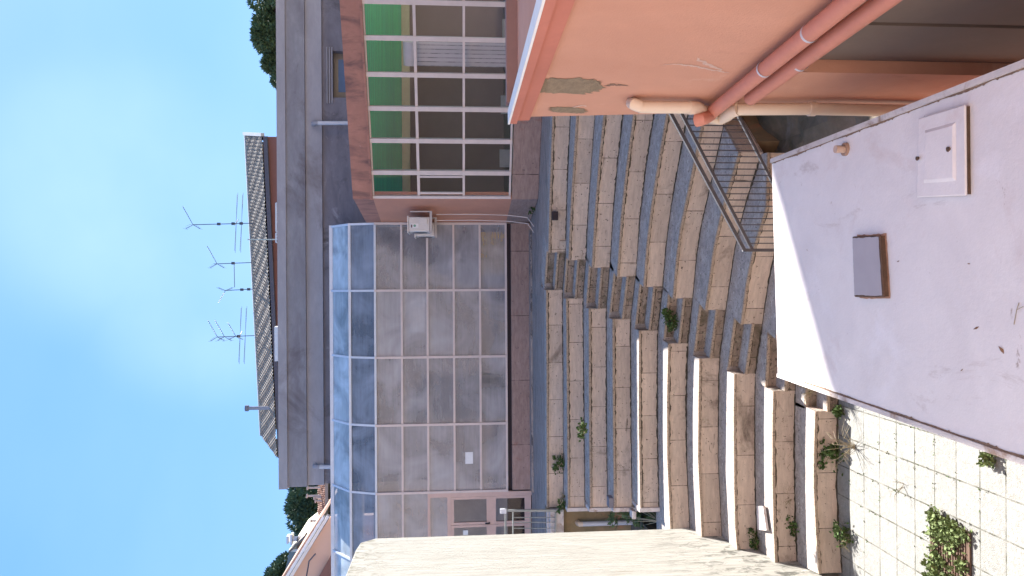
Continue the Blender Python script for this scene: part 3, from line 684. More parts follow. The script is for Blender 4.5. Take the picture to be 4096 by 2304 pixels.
MB().bar(PE0+Vector((.08,0,.02)), PA+Vector((.08,0,.08)), .16, .2).build('verge', plain('verge_mortar', (.52,.50,.50)), th)
# back slope so the roof is not open
MB().poly([PA, PB, PB+Vector((0,5,-(zr-ze))), PA+Vector((0,5,-(zr-ze)))]).build('back_slope', TILE, th)
# flue, awning
a = py(1048, 1632, 41.5); b = py(992, 1630, 41.5)
fl = thing('roof_flue', 'short metal flue pipe with a cap near the left end of the tile roof', 'flue', (a.x, a.y, a.z-.6))
MB().tube([(a.x,a.y,a.z-.8),(a.x,a.y,b.z)], .10, 10).build('pipe', plain('flue_metal', (.30,.29,.32), .5), fl, True)
MB().tube([(a.x,a.y,b.z-.02),(a.x,a.y,b.z+.14)], .17, 10).build('cap', plain('flue_cap', (.2,.19,.22), .5), fl, True)
aw = MB(); yy = 37.4
A = py(1097, 1308, yy); B = py(1106, 1442, yy+.4)
for k in range(24):
    u0, u1 = k/24, (k+1)/24; xa, xb = B.x+(A.x-B.x)*u0, B.x+(A.x-B.x)*u1
    z0 = B.z+(A.z-B.z)*u0; h0 = .05*abs(math.sin(math.pi*u0*6)); h1 = .05*abs(math.sin(math.pi*u1*6))
    aw.hexa([(xa,yy,z0-.24-h0),(xb,yy,z0-.24-h1),(xb,yy+1,z0),(xa,yy+1,z0),(xa,yy,z0-.0),(xb,yy,z0-.0),(xb,yy+1,z0+.15),(xa,yy+1,z0+.15)])
tag(aw.build('scalloped_awning', plain('awning_white', (.62,.62,.64))), 'small white awning with a scalloped edge under the tile roof eave', 'awning')
def roof_rail(Ya, Yb, X0, label):
    yy = 36.5; t = MB(); A = py(X0, Ya, yy); B = py(X0, Yb, yy); zb_ = py(1125, Ya, yy).z
    n = 3
    t.bar((B.x,yy,A.z),(A.x,yy,A.z),.06,.06); t.bar((B.x,yy,(A.z+zb_)/2),(A.x,yy,(A.z+zb_)/2),.04,.04)
    for k in range(n+1):
        x = B.x+(A.x-B.x)*k/n; t.bar((x,yy,zb_),(x,yy,A.z),.05,.05,(0,1,0))
    tag(t.build('balcony_rail', plain('rail_white', (.55,.56,.60))), label, 'railing', 'white rails on the roof terrace')
roof_rail(812, 926, 1104, 'white terrace rail standing just above the parapet under the tallest antenna')
roof_rail(932, 970, 1104, 'narrow white terrace rail beside the thin pole above the parapet')
a = py(1110, 958, 36.6); b = py(990, 956, 36.6)
tag(MB().tube([a, (a.x, a.y, b.z)], .03, 6).build('thin_pole', plain('pole_pale', (.45,.47,.42))), 'thin bare pole rising in front of the tile roof', 'pole')

# ------------------------------------------------------------------ TV antennas
ANT = plain('antenna_metal', (.07,.07,.09), .5)
def antenna(X0, X1, Y, y, label, heads):
    a = py(X0, Y, y); b = py(X1, Y, y)
    t = thing('tv_antenna', label, 'antenna', (a.x, a.y, a.z-.5), 'television antennas on the tile roof')
    H = b.z-a.z; tilt = (py(X1, Y+(6 if X0 > X1 else 0), y).x - a.x)
    def at(f): return Vector((a.x+tilt*f, a.y, a.z+H*f))
    MB().tube([at(-.08), at(1)], .022, 6).build('mast', ANT, t)
    for (f, kind, s_) in heads:
        c = at(f)
        if kind == 'yagi':
            mb = MB(); mb.tube([c, c+Vector((.95*s_, -.3, .42*abs(s_)))], .015, 5)
            for k in range(7):
                q = c.lerp(c+Vector((.95*s_, -.3, .42*abs(s_))), .25+.12*k); mb.tube([q+Vector((0,-.10,-.06)), q+Vector((0,.10,.06))], .007, 4)
            for sg in (-1, 1):
                for k in range(4): 
                    o_ = Vector((-.22*s_*k/3, 0, sg*.1+sg*.28*k/3)); mb.tube([c+o_+Vector((0,-.35,0)), c+o_+Vector((0,.35,0))], .006, 4)
                mb.tube([c, c+Vector((-.22*s_, 0, sg*.38))], .012, 4)
            mb.build('yagi', ANT, t)
        elif kind == 'vhf':
            mb = MB(); mb.tube([c+Vector((-.1,-.3,0)), c+Vector((.25,.4,0))], .02, 5)
            for dx, sl2 in ((0,.07),(.1,.12)):
                for dz in (0, -.28):
                    q = c+Vector((dx, 0, dz)); mb.tube([q+Vector((-1.55,0,.10*sl2*8)), q+Vector((1.55,0,-.10*sl2*8))], .009, 4)
            mb.build('dipole', ANT, t)
        elif kind == 'box':
            MB().box(c.x-.07, c.x+.07, c.y-.08, c.y+.02, c.z-.08, c.z+.08).build('amplifier', ANT, t)
        elif kind == 'arm':
            MB().tube([c, c+Vector((-1.3*s_,0,-.02))], .018, 5).build('arm', ANT, t)
antenna(1002, 772, 893, 40.4, 'tallest television antenna with two long crosswise dipoles, rightmost on the tile roof', [(1,'yagi',1),(.25,'vhf',1),(.3,'box',1),(.16,'box',1),(.55,'box',1)])
antenna(1010, 856, 1050, 41, 'second television antenna from the right, with one side arm low on its mast', [(.92,'yagi',1),(.5,'box',1),(.48,'arm',1)])
antenna(1016, 902, 1156, 41.4, 'shortest television antenna with a single small head, third from the right on the tile roof', [(1,'yagi',-.7),(.18,'box',1),(.42,'box',1)])
antenna(1026, 870, 1342, 42, 'leftmost television antenna, carrying three slanted heads and two crosswise dipoles', [(1,'yagi',1),(.82,'yagi',1),(.53,'yagi',.8),(.42,'vhf',.9),(.46,'box',1)])

# ------------------------------------------------------------------ houses far left
def P2(X, Y, y): return py(X, Y, y)
h2 = thing('salmon_gable_house', 'sunny salmon gable end with a white sloping roof edge beyond the glass roof, far left', 'house', tuple(P2(1330, 2304, 30)))
A, B = P2(1322, 2066, 30), P2(1120, 2385, 30)
lowA, lowB = Vector((A.x, 30, -1)), Vector((B.x, 30, -1))
MB().hexa([lowB, lowA, lowA+Vector((0,.3,0)), lowB+Vector((0,.3,0)), B, A, A+Vector((0,.3,0)), B+Vector((0,.3,0))]).build('gable_wall', mat('pale_salmon_plaster', (.62,.40,.31), .85, .05, .5), h2)
for k, (o1, h) in enumerate(((-.16, .12), (-.28, .1))):
    off_ = Vector((0, o1, .05+.16*k)); MB().bar(A+off_+Vector((.1,0,0)), B+off_, .2, h).build('rake_board', plain('white_board', (.72,.70,.72)), h2)
MB().slab(A+Vector((0,0,.3)), B+Vector((0,0,.3)), B+Vector((0,8,.3)), A+Vector((0,8,.3)), (0,0,1), .1).build('roof', TILER, h2)
aw2 = [P2(1322, 2225, 29.6), P2(1322, 2330, 29.6), P2(1262, 2330, 29.6)]
MB().slab(aw2[0], aw2[1], aw2[1]+Vector((0,-.0,.02)), aw2[2], (0,1,0), .1).build('brown_awning', plain('brown_canvas', (.20,.09,.07)), h2)
tag(MB().tube([P2(1262, 2215, 29.4), P2(1236, 2245, 29.4), P2(1225, 2310, 29.4)], .03, 5).build('wall_cable', ANT), 'dark cable looping across the sunny salmon gable wall', 'cable')
h3 = thing('grey_roof_house', 'grey house with a flat sloped roof slab standing behind the salmon gable, far left', 'house', tuple(P2(1300, 2200, 42)))
a0, a1, a2, a3 = P2(1160,2196,40), P2(1130,2330,40), P2(1300,2330,40), P2(1300,2196,40)
MB().slab(a3, a2, a1, a0, (0,1,0), 5).build('wall', mat('grey_render', (.20,.23,.25), .85, .08, .3), h3)
MB().slab(P2(1237,2140,40), P2(1232,2196,40), P2(1160,2196,40), P2(1222,2146,40), (0,1,0), 5).build('loggia_wall', plain('cream_wall', (.60,.55,.40)), h3)
b0, b1 = P2(1161,2200,39.6), P2(1225,2138,39.6)
MB().bar(b0, b1, .5, .12).build('roof_edge', plain('brown_edge', (.22,.17,.15)), h3)
MB().bar(P2(1196,2196,39.8), P2(1196,2150,39.8), .3, .18).build('ledge', plain('brown_edge', (.22,.17,.15)), h3)
MB().bar(P2(1162,2200,39.5), P2(1250,2200,39.5), .14, .14, (0,1,0)).build('corner_trim', plain('white_board', (.72,.70,.72)), h3)
MB().bar(P2(1196,2202,39.5), P2(1196,2330,39.5), .1, .1).build('dark_joint', plain('dark_joint', (.09,.09,.10)), h3)
ch = P2(1172, 2155, 40)
tag(MB().tube([ch-Vector((0,0,.6)), ch], .14, 8).box(ch.x-.28, ch.x+.28, ch.y-.2, ch.y+.2, ch.z, ch.z+.1).box(ch.x-.2, ch.x+.2, ch.y-.2, ch.y+.2, ch.z+.2, ch.z+.3).build('roof_vent', plain('white_board', (.72,.70,.72))), 'small white roof vent on the grey house', 'vent')
h4 = thing('red_tile_house', 'low red-brown tile roof with several thin chimneys between grey building and gable', 'house', tuple(P2(1330, 2050, 36)))
e0, e1 = P2(1308, 1880, 35), P2(1308, 2170, 35); r0, r1 = P2(1274, 1880, 37), P2(1274, 2150, 37)
tiled(h4, 'roof', e1, e0, r1, r0, TILER, cols=34, rows=7)
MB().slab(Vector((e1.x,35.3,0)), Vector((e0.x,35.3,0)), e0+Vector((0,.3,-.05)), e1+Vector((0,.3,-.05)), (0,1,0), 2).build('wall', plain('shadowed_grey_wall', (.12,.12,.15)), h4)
MB().bar(e1+Vector((0,-.05,0)), e0+Vector((0,-.05,0)), .14, .14).build('gutter', plain('gutter_metal', (.30,.28,.25)), h4)
for k, (Y, X0, X1) in enumerate(((1950,1268,1230),(1982,1275,1228),(1989,1296,1257),(2002,1290,1262),(2082,1290,1244),(2104,1282,1260))):
    q0, q1 = P2(X0+14, Y, 36), P2(X1, Y, 36)
    MB().tube([q0, (q0.x, 36, q1.z)], .05, 7).tube([(q0.x, 36, q1.z-.03), (q0.x, 36, q1.z+.03)], .10, 7).build('chimney_pipe', plain('chimney_grey', (.45,.41,.38)), h4)

# ------------------------------------------------------------------ trees
def crown(mb, c, r, n, leaf, rnd, flat_=.8):
    for _ in range(n):
        while True:
            v = Vector((rnd.uniform(-1,1), rnd.uniform(-1,1), rnd.uniform(-1,1)))
            if .35 < v.length < 1: break
        v = v.normalized()*(v.length**.4)
        p = c + Vector((v.x*r, v.y*r, v.z*r*flat_))
        d = (v + Vector((rnd.uniform(-.7,.7), rnd.uniform(-.7,.7), rnd.uniform(-.2,.9)))).normalized()
        s_ = d.cross(Vector((rnd.uniform(-1,1), rnd.uniform(-1,1), rnd.uniform(-1,1)))).normalized()
        l = leaf*rnd.uniform(.6,1.4); w_ = l*.33
        mb.poly([p-s_*w_, p+d*l*.2+s_*w_*0.2-s_*w_*1.1, p+d*l, p+s_*w_])
def tree(lumps, base, label, m, leaf=.3, n=260, group='pines behind the buildings', seed=1):
    rnd = random.Random(seed); top = max(l[0].z for l in lumps)
    t = thing('pine_tree', label, 'tree', tuple(base), group)
    cc = sum((l[0] for l in lumps), Vector())/len(lumps)
    tk = MB(); tk.tube([base, base.lerp(cc, .5)+Vector((.3,0,0)), cc], [.35,.26,.15], 8)
    for c, r in lumps: tk.tube([cc-Vector((0,0,1)), cc.lerp(c, .6), c], [.12,.08,.04], 5)
    tk.build('trunk', BARK, t)
    mb = MB()
    for c, r in lumps:
        for k in range(7):                          # sub-clumps break up the outline
            v = Vector((rnd.gauss(0,1), rnd.gauss(0,1), rnd.gauss(0,.7))).normalized()*r*.62
            crown(mb, c+v, r*rnd.uniform(.34,.56), int(n*rnd.uniform(.7,1.2)), leaf, rnd)
    mb.build('crown', m, t)
tree([(py(1080, 60, 44), 1.7), (py(1092, -40, 44), 2.0), (py(1088, 150, 44), 1.5), (py(1086, 210, 44.5), 1.1), (py(1104, 262, 44), .7)], Vector((py(1080,40,44).x, 45, -2)),
     'broad green pine crown showing above the parapet at the right end', PINE, .20, 750, seed=3)
tree([(py(1112, 300, 46), .65), (py(1120, 330, 46), .5)], Vector((py(1110,300,46).x, 46, -2)), 'tiny pine top just above the parapet, right of the tile roof', PINE, .18, 350, seed=8)
tree([(py(1215, 2075, 60), 2.0), (py(1240, 2040, 60), 1.9), (py(1250, 2105, 60), 2.0), (py(1268, 2070, 60), 2.0)], Vector((py(1240,2070,60).x, 60, -4)), 'tallest dark pine left of the grey building, over the red tile roof', PINEB, .24, 520, seed=4)
tree([(py(1210, 1985, 62), 1.5), (py(1232, 2015, 62), 1.6), (py(1262, 1990, 62), 2.0), (py(1240, 1962, 62), 1.4)], Vector((py(1240,1985,62).x, 62, -4)), 'dark pine right beside the left end of the grey building', PINEB, .24, 520, seed=5)
tree([(py(1256, 1935, 58), 1.3), (py(1250, 2145, 64), 1.2), (py(1272, 2140, 64), 1.5)], Vector((py(1260,2140,60).x, 64, -4)), 'low ragged pine behind the small white roof vent', PINEB, .24, 520, seed=6)
tree([(py(1140, 2300, 60), 1.6), (py(1125, 2330, 60), 2.0), (py(1165, 2290, 60), 1.6)], Vector((py(1150,2320,60).x, 60, -4)), 'dark pine crown above the grey house at the far left', PINEB, .24, 520, seed=9)
hb = MB(); rnd = random.Random(31)
for k in range(26): crown(hb, py(1285, 1925+k*9, 66)+Vector((0,rnd.uniform(-2,2),rnd.uniform(-.5,.4))), rnd.uniform(.8,1.5), 150, .35, rnd)
tag(hb.build('hedge', mat('olive_foliage', (.12,.15,.09), .8, .2, 1.)), 'grey-green shrub belt low behind the red tile roof', 'hedge')

# ------------------------------------------------------------------ orange wing on the right
c1 = py(2040, 469, 7.3); zO = c1.z + .02
c2 = pz(2158, 0, zO)
O = Plane(c1, c2)
if O.n.x > 0: O.n = -O.n                            # normal towards the court (-x)
ow = thing('orange_wing', 'near orange plastered wing with peeling patches and a white topped flat roof, right side', 'building', (c1.x+1, 6, ZG))
oe = O.at(3100, 445)                                # lower point of the far edge
def OP(X, Y, o=0.0): return O.at(X, Y, o)
near = c1 + (c2-c1)*2.3; near.z = zO
t0 = O.t(c1); tn = O.t(near); sg = 1 if tn > t0 else -1
tE = t0 + (O.t(oe)-t0)*1.0
zE = oe.z; slope = (tE-t0)/(zE-zO)
def tedge(z): return t0 + slope*(z-zO)
def oq(ta0, ta1, tb0, tb1, za, zb, o0, o1):         # bottom from ta0..ta1 at za, top tb0..tb1 at zb
    return [O.pos(ta0,za,o0),O.pos(ta1,za,o0),O.pos(ta1,za,o1),O.pos(ta0,za,o1),O.pos(tb0,zb,o0),O.pos(tb1,zb,o0),O.pos(tb1,zb,o1),O.pos(tb0,zb,o1)]
Zc = zO-.09; Zt = zO-.21
rE = O.t(OP(3400, 292)); zs = OP(3060, 292).z
MB().hexa(oq(tedge(zs), tn, tedge(Zc), tn, zs, Zc, 0, -6)).build('wall', ORNG, ow)
MB().hexa(oq(tedge(ZG), rE, tedge(zs), rE, ZG-.1, zs-.0005, 0, -6)).build('corner_wall', ORNG, ow)
MB().hexa(oq(rE, tn, rE, tn, ZG-.1, zs-.0005, -.14, -6)).build('recess_wall', CURT, ow)
tm = O.t(OP(3700, 160))
MB().hexa(oq(rE+sg*.02, tm, rE+sg*.02, tm, ZG, zs-.02, -.13, -.10)).hexa(oq(tm+sg*.03, tn, tm+sg*.03, tn, ZG, zs-.02, -.135, -.11)).build('shutter', CURT, ow)
MB().hexa(oq(tedge(Zt)-sg*.005, tn, tedge(Zc)-sg*.01, tn, Zt, Zc, .035, .001)).build('trim_band', ORNGD, ow)
MB().hexa(oq(t0-sg*.02, tn, t0-sg*.02, tn, Zc+.001, zO-.02, .06, -.12)).build('fascia', ORNGD, ow)
MB().hexa(oq(t0-sg*.03, tn, t0-sg*.03, tn, zO-.019, zO, .065, -.075)).build('coping', plain('white_coping_paint', (.78,.76,.74)), ow)
MB().prism([(O.pos(t0,0,-.12).x, O.pos(t0,0,-.12).y-.12), (O.pos(tn,0,-.12).x, O.pos(tn,0,-.12).y), (8, O.pos(tn,0,0).y), (8, O.pos(t0,0,-.12).y-.12)], zO-.2, zO-.12).build('roof', mat('mottled_roof_felt', (.20,.14,.11), .95, .3, 6, bump=.5, spots=(14,.62,(.10,.07,.05))), ow)
q = O.pos(t0, 0, -.12)
MB().box(q.x, 8, q.y-.12, q.y+.02, zO-.25, zO+.02).build('far_upstand', mat('brown_flashing', (.27,.155,.14), .7, .1, 3), ow)
def patch(pts, o=.004):
    mb = MB(); P_ = [OP(X, Y, o) for X, Y in pts]; Q = [OP(X, Y, .0005) for X, Y in pts]
    n = len(P_); mb.v = P_+Q; mb.f = [list(range(n)), [n+k for k in reversed(range(n))]] + [[k,(k+1)%n,n+(k+1)%n,n+k] for k in range(n)]
    return mb.build('bare_patch', SPALL, ow)
def blob(cx, cy, a, b, n, rnd, ang=0):
    out = []
    for k in range(n):
        t = 2*math.pi*k/n; r = 1+rnd.uniform(-.13,.10); x = a*math.copysign(abs(math.cos(t))**.6, math.cos(t))*r; y = b*math.copysign(abs(math.sin(t))**.8, math.sin(t))*r
        out.append((cx+x*math.cos(ang)-y*math.sin(ang), cy+x*math.sin(ang)+y*math.cos(ang)))
    return out
rnd = random.Random(11)
patch(blob(2262, 344, 152, 32, 80, rnd)); patch(blob(2272, 441, 74, 12, 60, rnd, .05))
def scar(pts, w, m, name):
    mb = MB(); r2 = random.Random(len(pts)); P_ = [OP(X, Y, .003) for X, Y in pts]; Q = []
    fine = []
    for a, b in zip(P_[:-1], P_[1:]): fine += [a.lerp(b, k/6)+Vector((0, r2.uniform(-1,1)*w*.35, r2.uniform(-1,1)*w*.35)) for k in range(6)]
    n = len(fine)
    for k in range(n-1):
        w0, w1 = [w*math.sin(math.pi*(kk+.5)/n)*r2.uniform(.5,1.1)*.5 for kk in (k, k+1)]
        d = (fine[k+1]-fine[k]).normalized(); u_ = O.n.cross(d).normalized()
        mb.poly([fine[k]-u_*w0, fine[k+1]-u_*w1, fine[k+1]+u_*w1, fine[k]+u_*w0])
    mb.build(name, m, ow)
PALE = mat('peeling_pale_paint', (.66,.46,.38), .9, .15, 12, bump=.4)
scar([(2640,262),(2700,256),(2760,262),(2830,275),(2890,288),(2925,294)], .035, PALE, 'blister')
scar([(2780,232),(2815,248),(2860,268),(2900,290)], .05, PALE, 'peeling_streak')
scar([(2240,437),(2300,428),(2330,420),(2350,428)], .04, PALE, 'peeling_streak')
scar([(2415,345),(2470,338),(2520,344)], .06, mat('damp_stain', (.30,.18,.13), .9, .3, 10), 'damp_stain')
# cream downpipe with a swan neck at the far corner
dpo = .09
cd = thing('downpipe', 'cream downpipe with a swan neck on the far corner of the orange wing', 'pipe', tuple(OP(3400, 440, dpo)))
r_ = .056
zz = lambda X, Y, o=dpo: OP(X, Y, o)
A = zz(2555, 428); B = zz(2765, 430)
MB().tube([zz(2528,412,-.02), zz(2528,412,.04), zz(2537,417,.08), zz(2556,425,.09)], r_*.98, 14).build('elbow', PVCW, cd, True)
MB().tube([A, B], r_, 16).build('pipe', PVCW, cd, True)
MB().tube([zz(2755,430), zz(2785,432), zz(2815,448), zz(2850,470), zz(2880,474), zz(2905,462), zz(2930,443), zz(2955,436)], r_*1.12, 16).build('swan_neck', PVCW, cd, True)
lo_ = OP(3560, 447, dpo)
MB().tube([zz(2945,437), zz(3245,436), (lo_.x, lo_.y, ZG)], r_, 16).build('pipe', PVCW, cd, True)
q = zz(3247, 436); MB().tube([q+Vector((0,0,.03)), q-Vector((0,0,.03))], r_*1.18, 16).build('bracket', PVCW, cd, True)
def drain(a, b, label, ring, tail=None):
    A = OP(*a, .10); B = OP(*b, .10); B = A + (B-A)*1.25
    t = thing('drain_pipe', label, 'pipe', tuple(A), 'salmon drain pipes across the orange wing')
    MB().tube(([tail[0], tail[1]] if tail else []) + [A, B], .062, 18).build('pipe', PVCS, t, True)
    for (X, Y) in ring:
        C = OP(X, Y, .10); d = (B-A).normalized(); MB().tube([C-d*.012, C+d*.012], .0655, 18, False).build('joint', PVCG, t, True)
d1A = OP(2865, 432, .10)
drain((2850, 447), (3420, -15), 'upper salmon drain pipe sloping across the orange wing to the cream downpipe', [(3060, 275), (3240, 132)])
drain((3003, 393), (3548, -5), 'lower salmon drain pipe sloping across the orange wing, its end cut open', [(3202, 250)])
e0 = OP(2868, 462, .02); 
el = MB().tube([OP(2846,462,.10), OP(2828,470,.17), OP(2806,478,.20), OP(2786,482,.20)], [.05,.056,.058,.062], 14, False)
tag(el.build('pipe_elbow', PVCS, smooth=True), 'short salmon elbow with an open end poking out behind the cream swan neck', 'pipe')

# ------------------------------------------------------------------ white annex roof below the camera
AZ = -3.05
ann = thing('annex', 'white painted flat roof of a small annex with a thin raised edge, below the camera', 'roof', (0.1, 5, ZG))
FR, FL = pz(3087, 641, AZ), pz(3112, 1503, AZ)
NR, NL = pz(4110, 244, AZ), pz(4110, 1856, AZ)
def ext(a, b, f=1.45): return a + (b-a)*f
ER, EL = ext(FR, NR), ext(FL, NL)
up = Vector((0,0,1))
MB().slab(EL, ER, FR, FL, -up, .16).build('roof', WHITE, ann)
def lip(a, b, w, h, inn, m=LIPM, name='edge'):
    d = (b-a).normalized(); n = Vector((-d.y, d.x, 0)); n = n if n.dot(inn) > 0 else -n
    MB().hexa([a-n*.012-up*.19, b-n*.012-up*.19, b+n*w-up*.0, a+n*w-up*.0, a-n*.012+up*h, b-n*.012+up*h, b+n*w+up*h, a+n*w+up*h]).build(name, m, ann)
lip(FR, ER, .028, .016, Vector((-1,0,0))); lip(FL, EL, .022, .012, Vector((1,0,0)))
crud = mat('moss_and_grit', (.26,.17,.12), .95, .3, 18, bump=.6)
def grit(a, b, inn, w0, w1, seed):
    r_ = random.Random(seed); mb = MB(); n = 300; prev = None
    d = (b-a).normalized(); nn = Vector((-d.y, d.x, 0)); nn = nn if nn.dot(inn) > 0 else -nn
    for k in range(n+1):
        p = a.lerp(b, k/n); wv = w0+(w1-w0)*abs(math.sin(k*.11+seed)*math.sin(k*.043))*r_.uniform(.5,1)+ (.008 if r_.random() < .03 else 0)
        cur = (p+nn*.02+up*.003, p+nn*(.03+wv)+up*.0035)
        if prev: mb.poly([prev[0], prev[1], cur[1], cur[0]])
        prev = cur
    mb.build('grit', crud, ann)
grit(FR, ER, Vector((-1,0,0)), .004, .018, 1); grit(FL.lerp(EL, .12), EL, Vector((1,0,0)), .002, .012, 2)
c = (FL+FR+ER+EL)/4
def inset(P, k): return P.lerp(Vector((c.x, P.y, P.z)), k)
MB().prism([(EL.x+.25, EL.y), (ER.x-.25, ER.y), (FR.x-.2, FR.y-.35), (FL.x+.2, FL.y-.35)], ZG-.1, AZ-.165).build('wall', SALM, ann)
# hatches
def hatch(pix, h, label, mtop, mside, name, bev, rim=None):
    P_ = [pz(X, Y, AZ+h) for X, Y in pix]; cc = sum(P_, Vector())/4
    t = thing(name, label, 'hatch', (cc.x, cc.y, AZ))
    k = .97
    def sc_(f): return [cc+(p-cc)*f for p in P_]
    B_ = sc_(k); MB().hexa([Vector((p.x,p.y,AZ+.001)) for p in B_]+[Vector((p.x,p.y,AZ+h*.62)) for p in B_]).build('frame', mside, t)
    MB().hexa([Vector((p.x,p.y,AZ+h*.621)) for p in P_]+[Vector((p.x,p.y,AZ+h)) for p in P_]).build('lid', mtop, t, bevel=bev)
    return t, P_, cc
LID = mat('grey_lid_paint', (.37,.34,.37), .6, .06, 3)
t, P_, cc = hatch([(3534,1190),(3518,940),(3408,946),(3416,1188)], .045, 'dark grey hatch lid with rusty edges on the white roof', RUST, RUST, 'grey_hatch', .012)
rnd = random.Random(5); pp = []
for k in range(4):
    a, b = P_[k], P_[(k+1) % 4]
    for i in range(12):
        q = a.lerp(b, i/12); q = cc + (q-cc)*(1-.045-rnd.uniform(0,.03)); pp.append(Vector((q.x, q.y, AZ+.0475)))
if len(pp) > 2:
    mb = MB(); mb.poly(pp); o = mb.build('paint', LID, t)
# rusty stain ring around it
st_ = MB(); ring1 = []; ring0 = []
for k in range(48):
    a, b = P_[k//12], P_[(k//12+1) % 4]; q = a.lerp(b, (k % 12)/12); f0 = .96; f1 = 1.03+rnd.uniform(0,.035)
    q1_ = cc+(q-cc)*f1; q0_ = cc+(q-cc)*f0; ring1.append(Vector((q1_.x,q1_.y-.006,AZ+.002))); ring0.append(Vector((q0_.x,q0_.y,AZ+.002)))
for k in range(48): st_.poly([ring0[k], ring0[(k+1)%48], ring1[(k+1)%48], ring1[k]])
st_.build('rust_stain', mat('faint_rust', (.48,.27,.18), .9, .3, 10), t)
t2, P2_, c2_ = hatch([(3862,782),(3858,418),(3672,474),(3664,790)], .04, 'white hatch lid with a recessed panel and a dirty near edge on the roof', WHITE, RUST, 'white_hatch', .012)
in_ = [c2_+(p-c2_)*.66 for p in P2_]
MB().hexa([Vector((p.x,p.y,AZ+.0405)) for p in in_]+[Vector((p.x,p.y,AZ+.052)) for p in [c2_+(p-c2_)*.58 for p in P2_]]).build('raised_panel', WHITE, t2)
for (X, Y, s_) in ((3795, 596, .014), (3671, 633, .012)):
    q = pz(X, Y, AZ+.055); MB().prism([(q.x+s_*math.cos(a_)*(1+.3*math.sin(3*a_)), q.y+s_*math.sin(a_)) for a_ in [k*.7 for k in range(9)]], AZ+.0505, AZ+.064).build('rust_chip', RUST, t2)
q = pz(3385, 597, AZ)
mb = MB(); mb.tube([(q.x,q.y,AZ+.001),(q.x,q.y,AZ+.02)], .052, 16)
pst = thing('roof_pipe_stub', 'short brown capped pipe stub near the right edge of the white roof', 'pipe', (q.x, q.y, AZ))
mb.build('flange', mat('brown_putty', (.36,.23,.17), .9, .15, 20), pst, True)
MB().tube([(q.x,q.y,AZ+.018),(q.x,q.y,AZ+.09)], .030, 16).build('pipe', mat('brown_putty2', (.50,.36,.29), .8, .1, 20), pst, True)
# small debris on the roof
rnd = random.Random(21)
DEB = plain('leaf_litter', (.20,.10,.05))
for (X, Y, s_, lab) in ((4010,1400,.016,'largest brown leaf on the white roof, near its bottom edge'),(3908,1312,.012,'curled brown leaf on the white roof above the largest one'),
        (3595,1045,.007,'speck of a leaf just beside the rusty grey hatch'),(3878,1055,.006,'speck of a leaf between the two hatches, nearer the bottom'),
        (3230,1000,.005,'leaf speck near the far edge of the white roof'),(3850,1480,.007,'leaf speck on the white roof nearest the paving')):
    q = pz(X, Y, AZ); mb = MB(); a_ = rnd.uniform(0,3)
    v = Vector((math.cos(a_), math.sin(a_), .2))*s_*1.8; w_ = Vector((-v.y, v.x, .4*s_))*.35
    z_ = Vector((q.x, q.y, AZ+.004)); mb.poly([z_-v, z_+w_, z_+v*.9+up*s_*.4, z_-w_])
    tag(mb.build('dry_leaf', DEB), lab, 'leaf', 'dry leaves on the white roof')
tw = pz(4075, 1225, AZ); mb = MB(); mb.tube([tw+Vector((-.10,.03,.004)), tw+Vector((-.02,.0,.012)), tw+Vector((.02,-.01,.006))], .0022, 5).tube([tw+Vector((-.02,.0,.012)), tw+Vector((-.0,-.04,.006))], .0016, 5)
tag(mb.build('twig', STRAW), 'small forked twig lying near the bottom of the white roof', 'twig')

# ------------------------------------------------------------------ sloping steel rail in front of the right bank
yr = 10.8
def r1(X, Y, dy=0): return py(X, Y, yr+dy)
sr = thing('stair_railing', 'dark steel railing with close upright bars sloping down toward the white roof', 'railing', (1.5, yr, -5.6))
TA, TB = r1(2627, 350), r1(2975, 998); SA_, SB_ = r1(2672, 350), r1(3008, 998)
MB().bar(TA, TB, .05, .05).build('handrail', STEEL, sr); MB().bar(SA_, SB_, .04, .045).build('upper_rail', STEEL, sr)
dz_ = r1(2992,545).z - r1(2758,545).z + .0
BA, BB = SA_+Vector((0,0,-.86)), SB_+Vector((0,0,-.86))
MB().bar(BA, BB, .04, .04).build('lower_rail', STEEL, sr)
MB().bar(TB+Vector((-.01,0,.02)), TB+Vector((-.01,0,-1.25)), .045, .045, (0,1,0)).build('post', STEEL, sr)
n = 26
for k in range(1, n):
    q = SB_.lerp(SA_, k/n); MB().bar(q, q+Vector((0,0,-.86)), .015, .015, (0,1,0)).build('upright_bar', STEEL, sr)
# dim ground and low wall at the foot of the right bank
gm = MB()
rnd = random.Random(4); NX, NY = 26, 26
for j in range(NY+1):
    for i in range(NX+1):
        x = 1.55+5.0*i/NX; y = 7.4+5.9*j/NY
        z = zk(8)-.1-.12*(12-y)+ .10*(x-1.5) + .05*math.sin(x*5+y*3)+rnd.uniform(-.03,.03)
        gm.v.append(Vector((x, y, z)))
for j in range(NY):
    for i in range(NX): a = j*(NX+1)+i; gm.f.append([a, a+1, a+NX+2, a+NX+1])
g_ = gm.build('soil_slope', GROUND); g_['kind'] = 'structure'

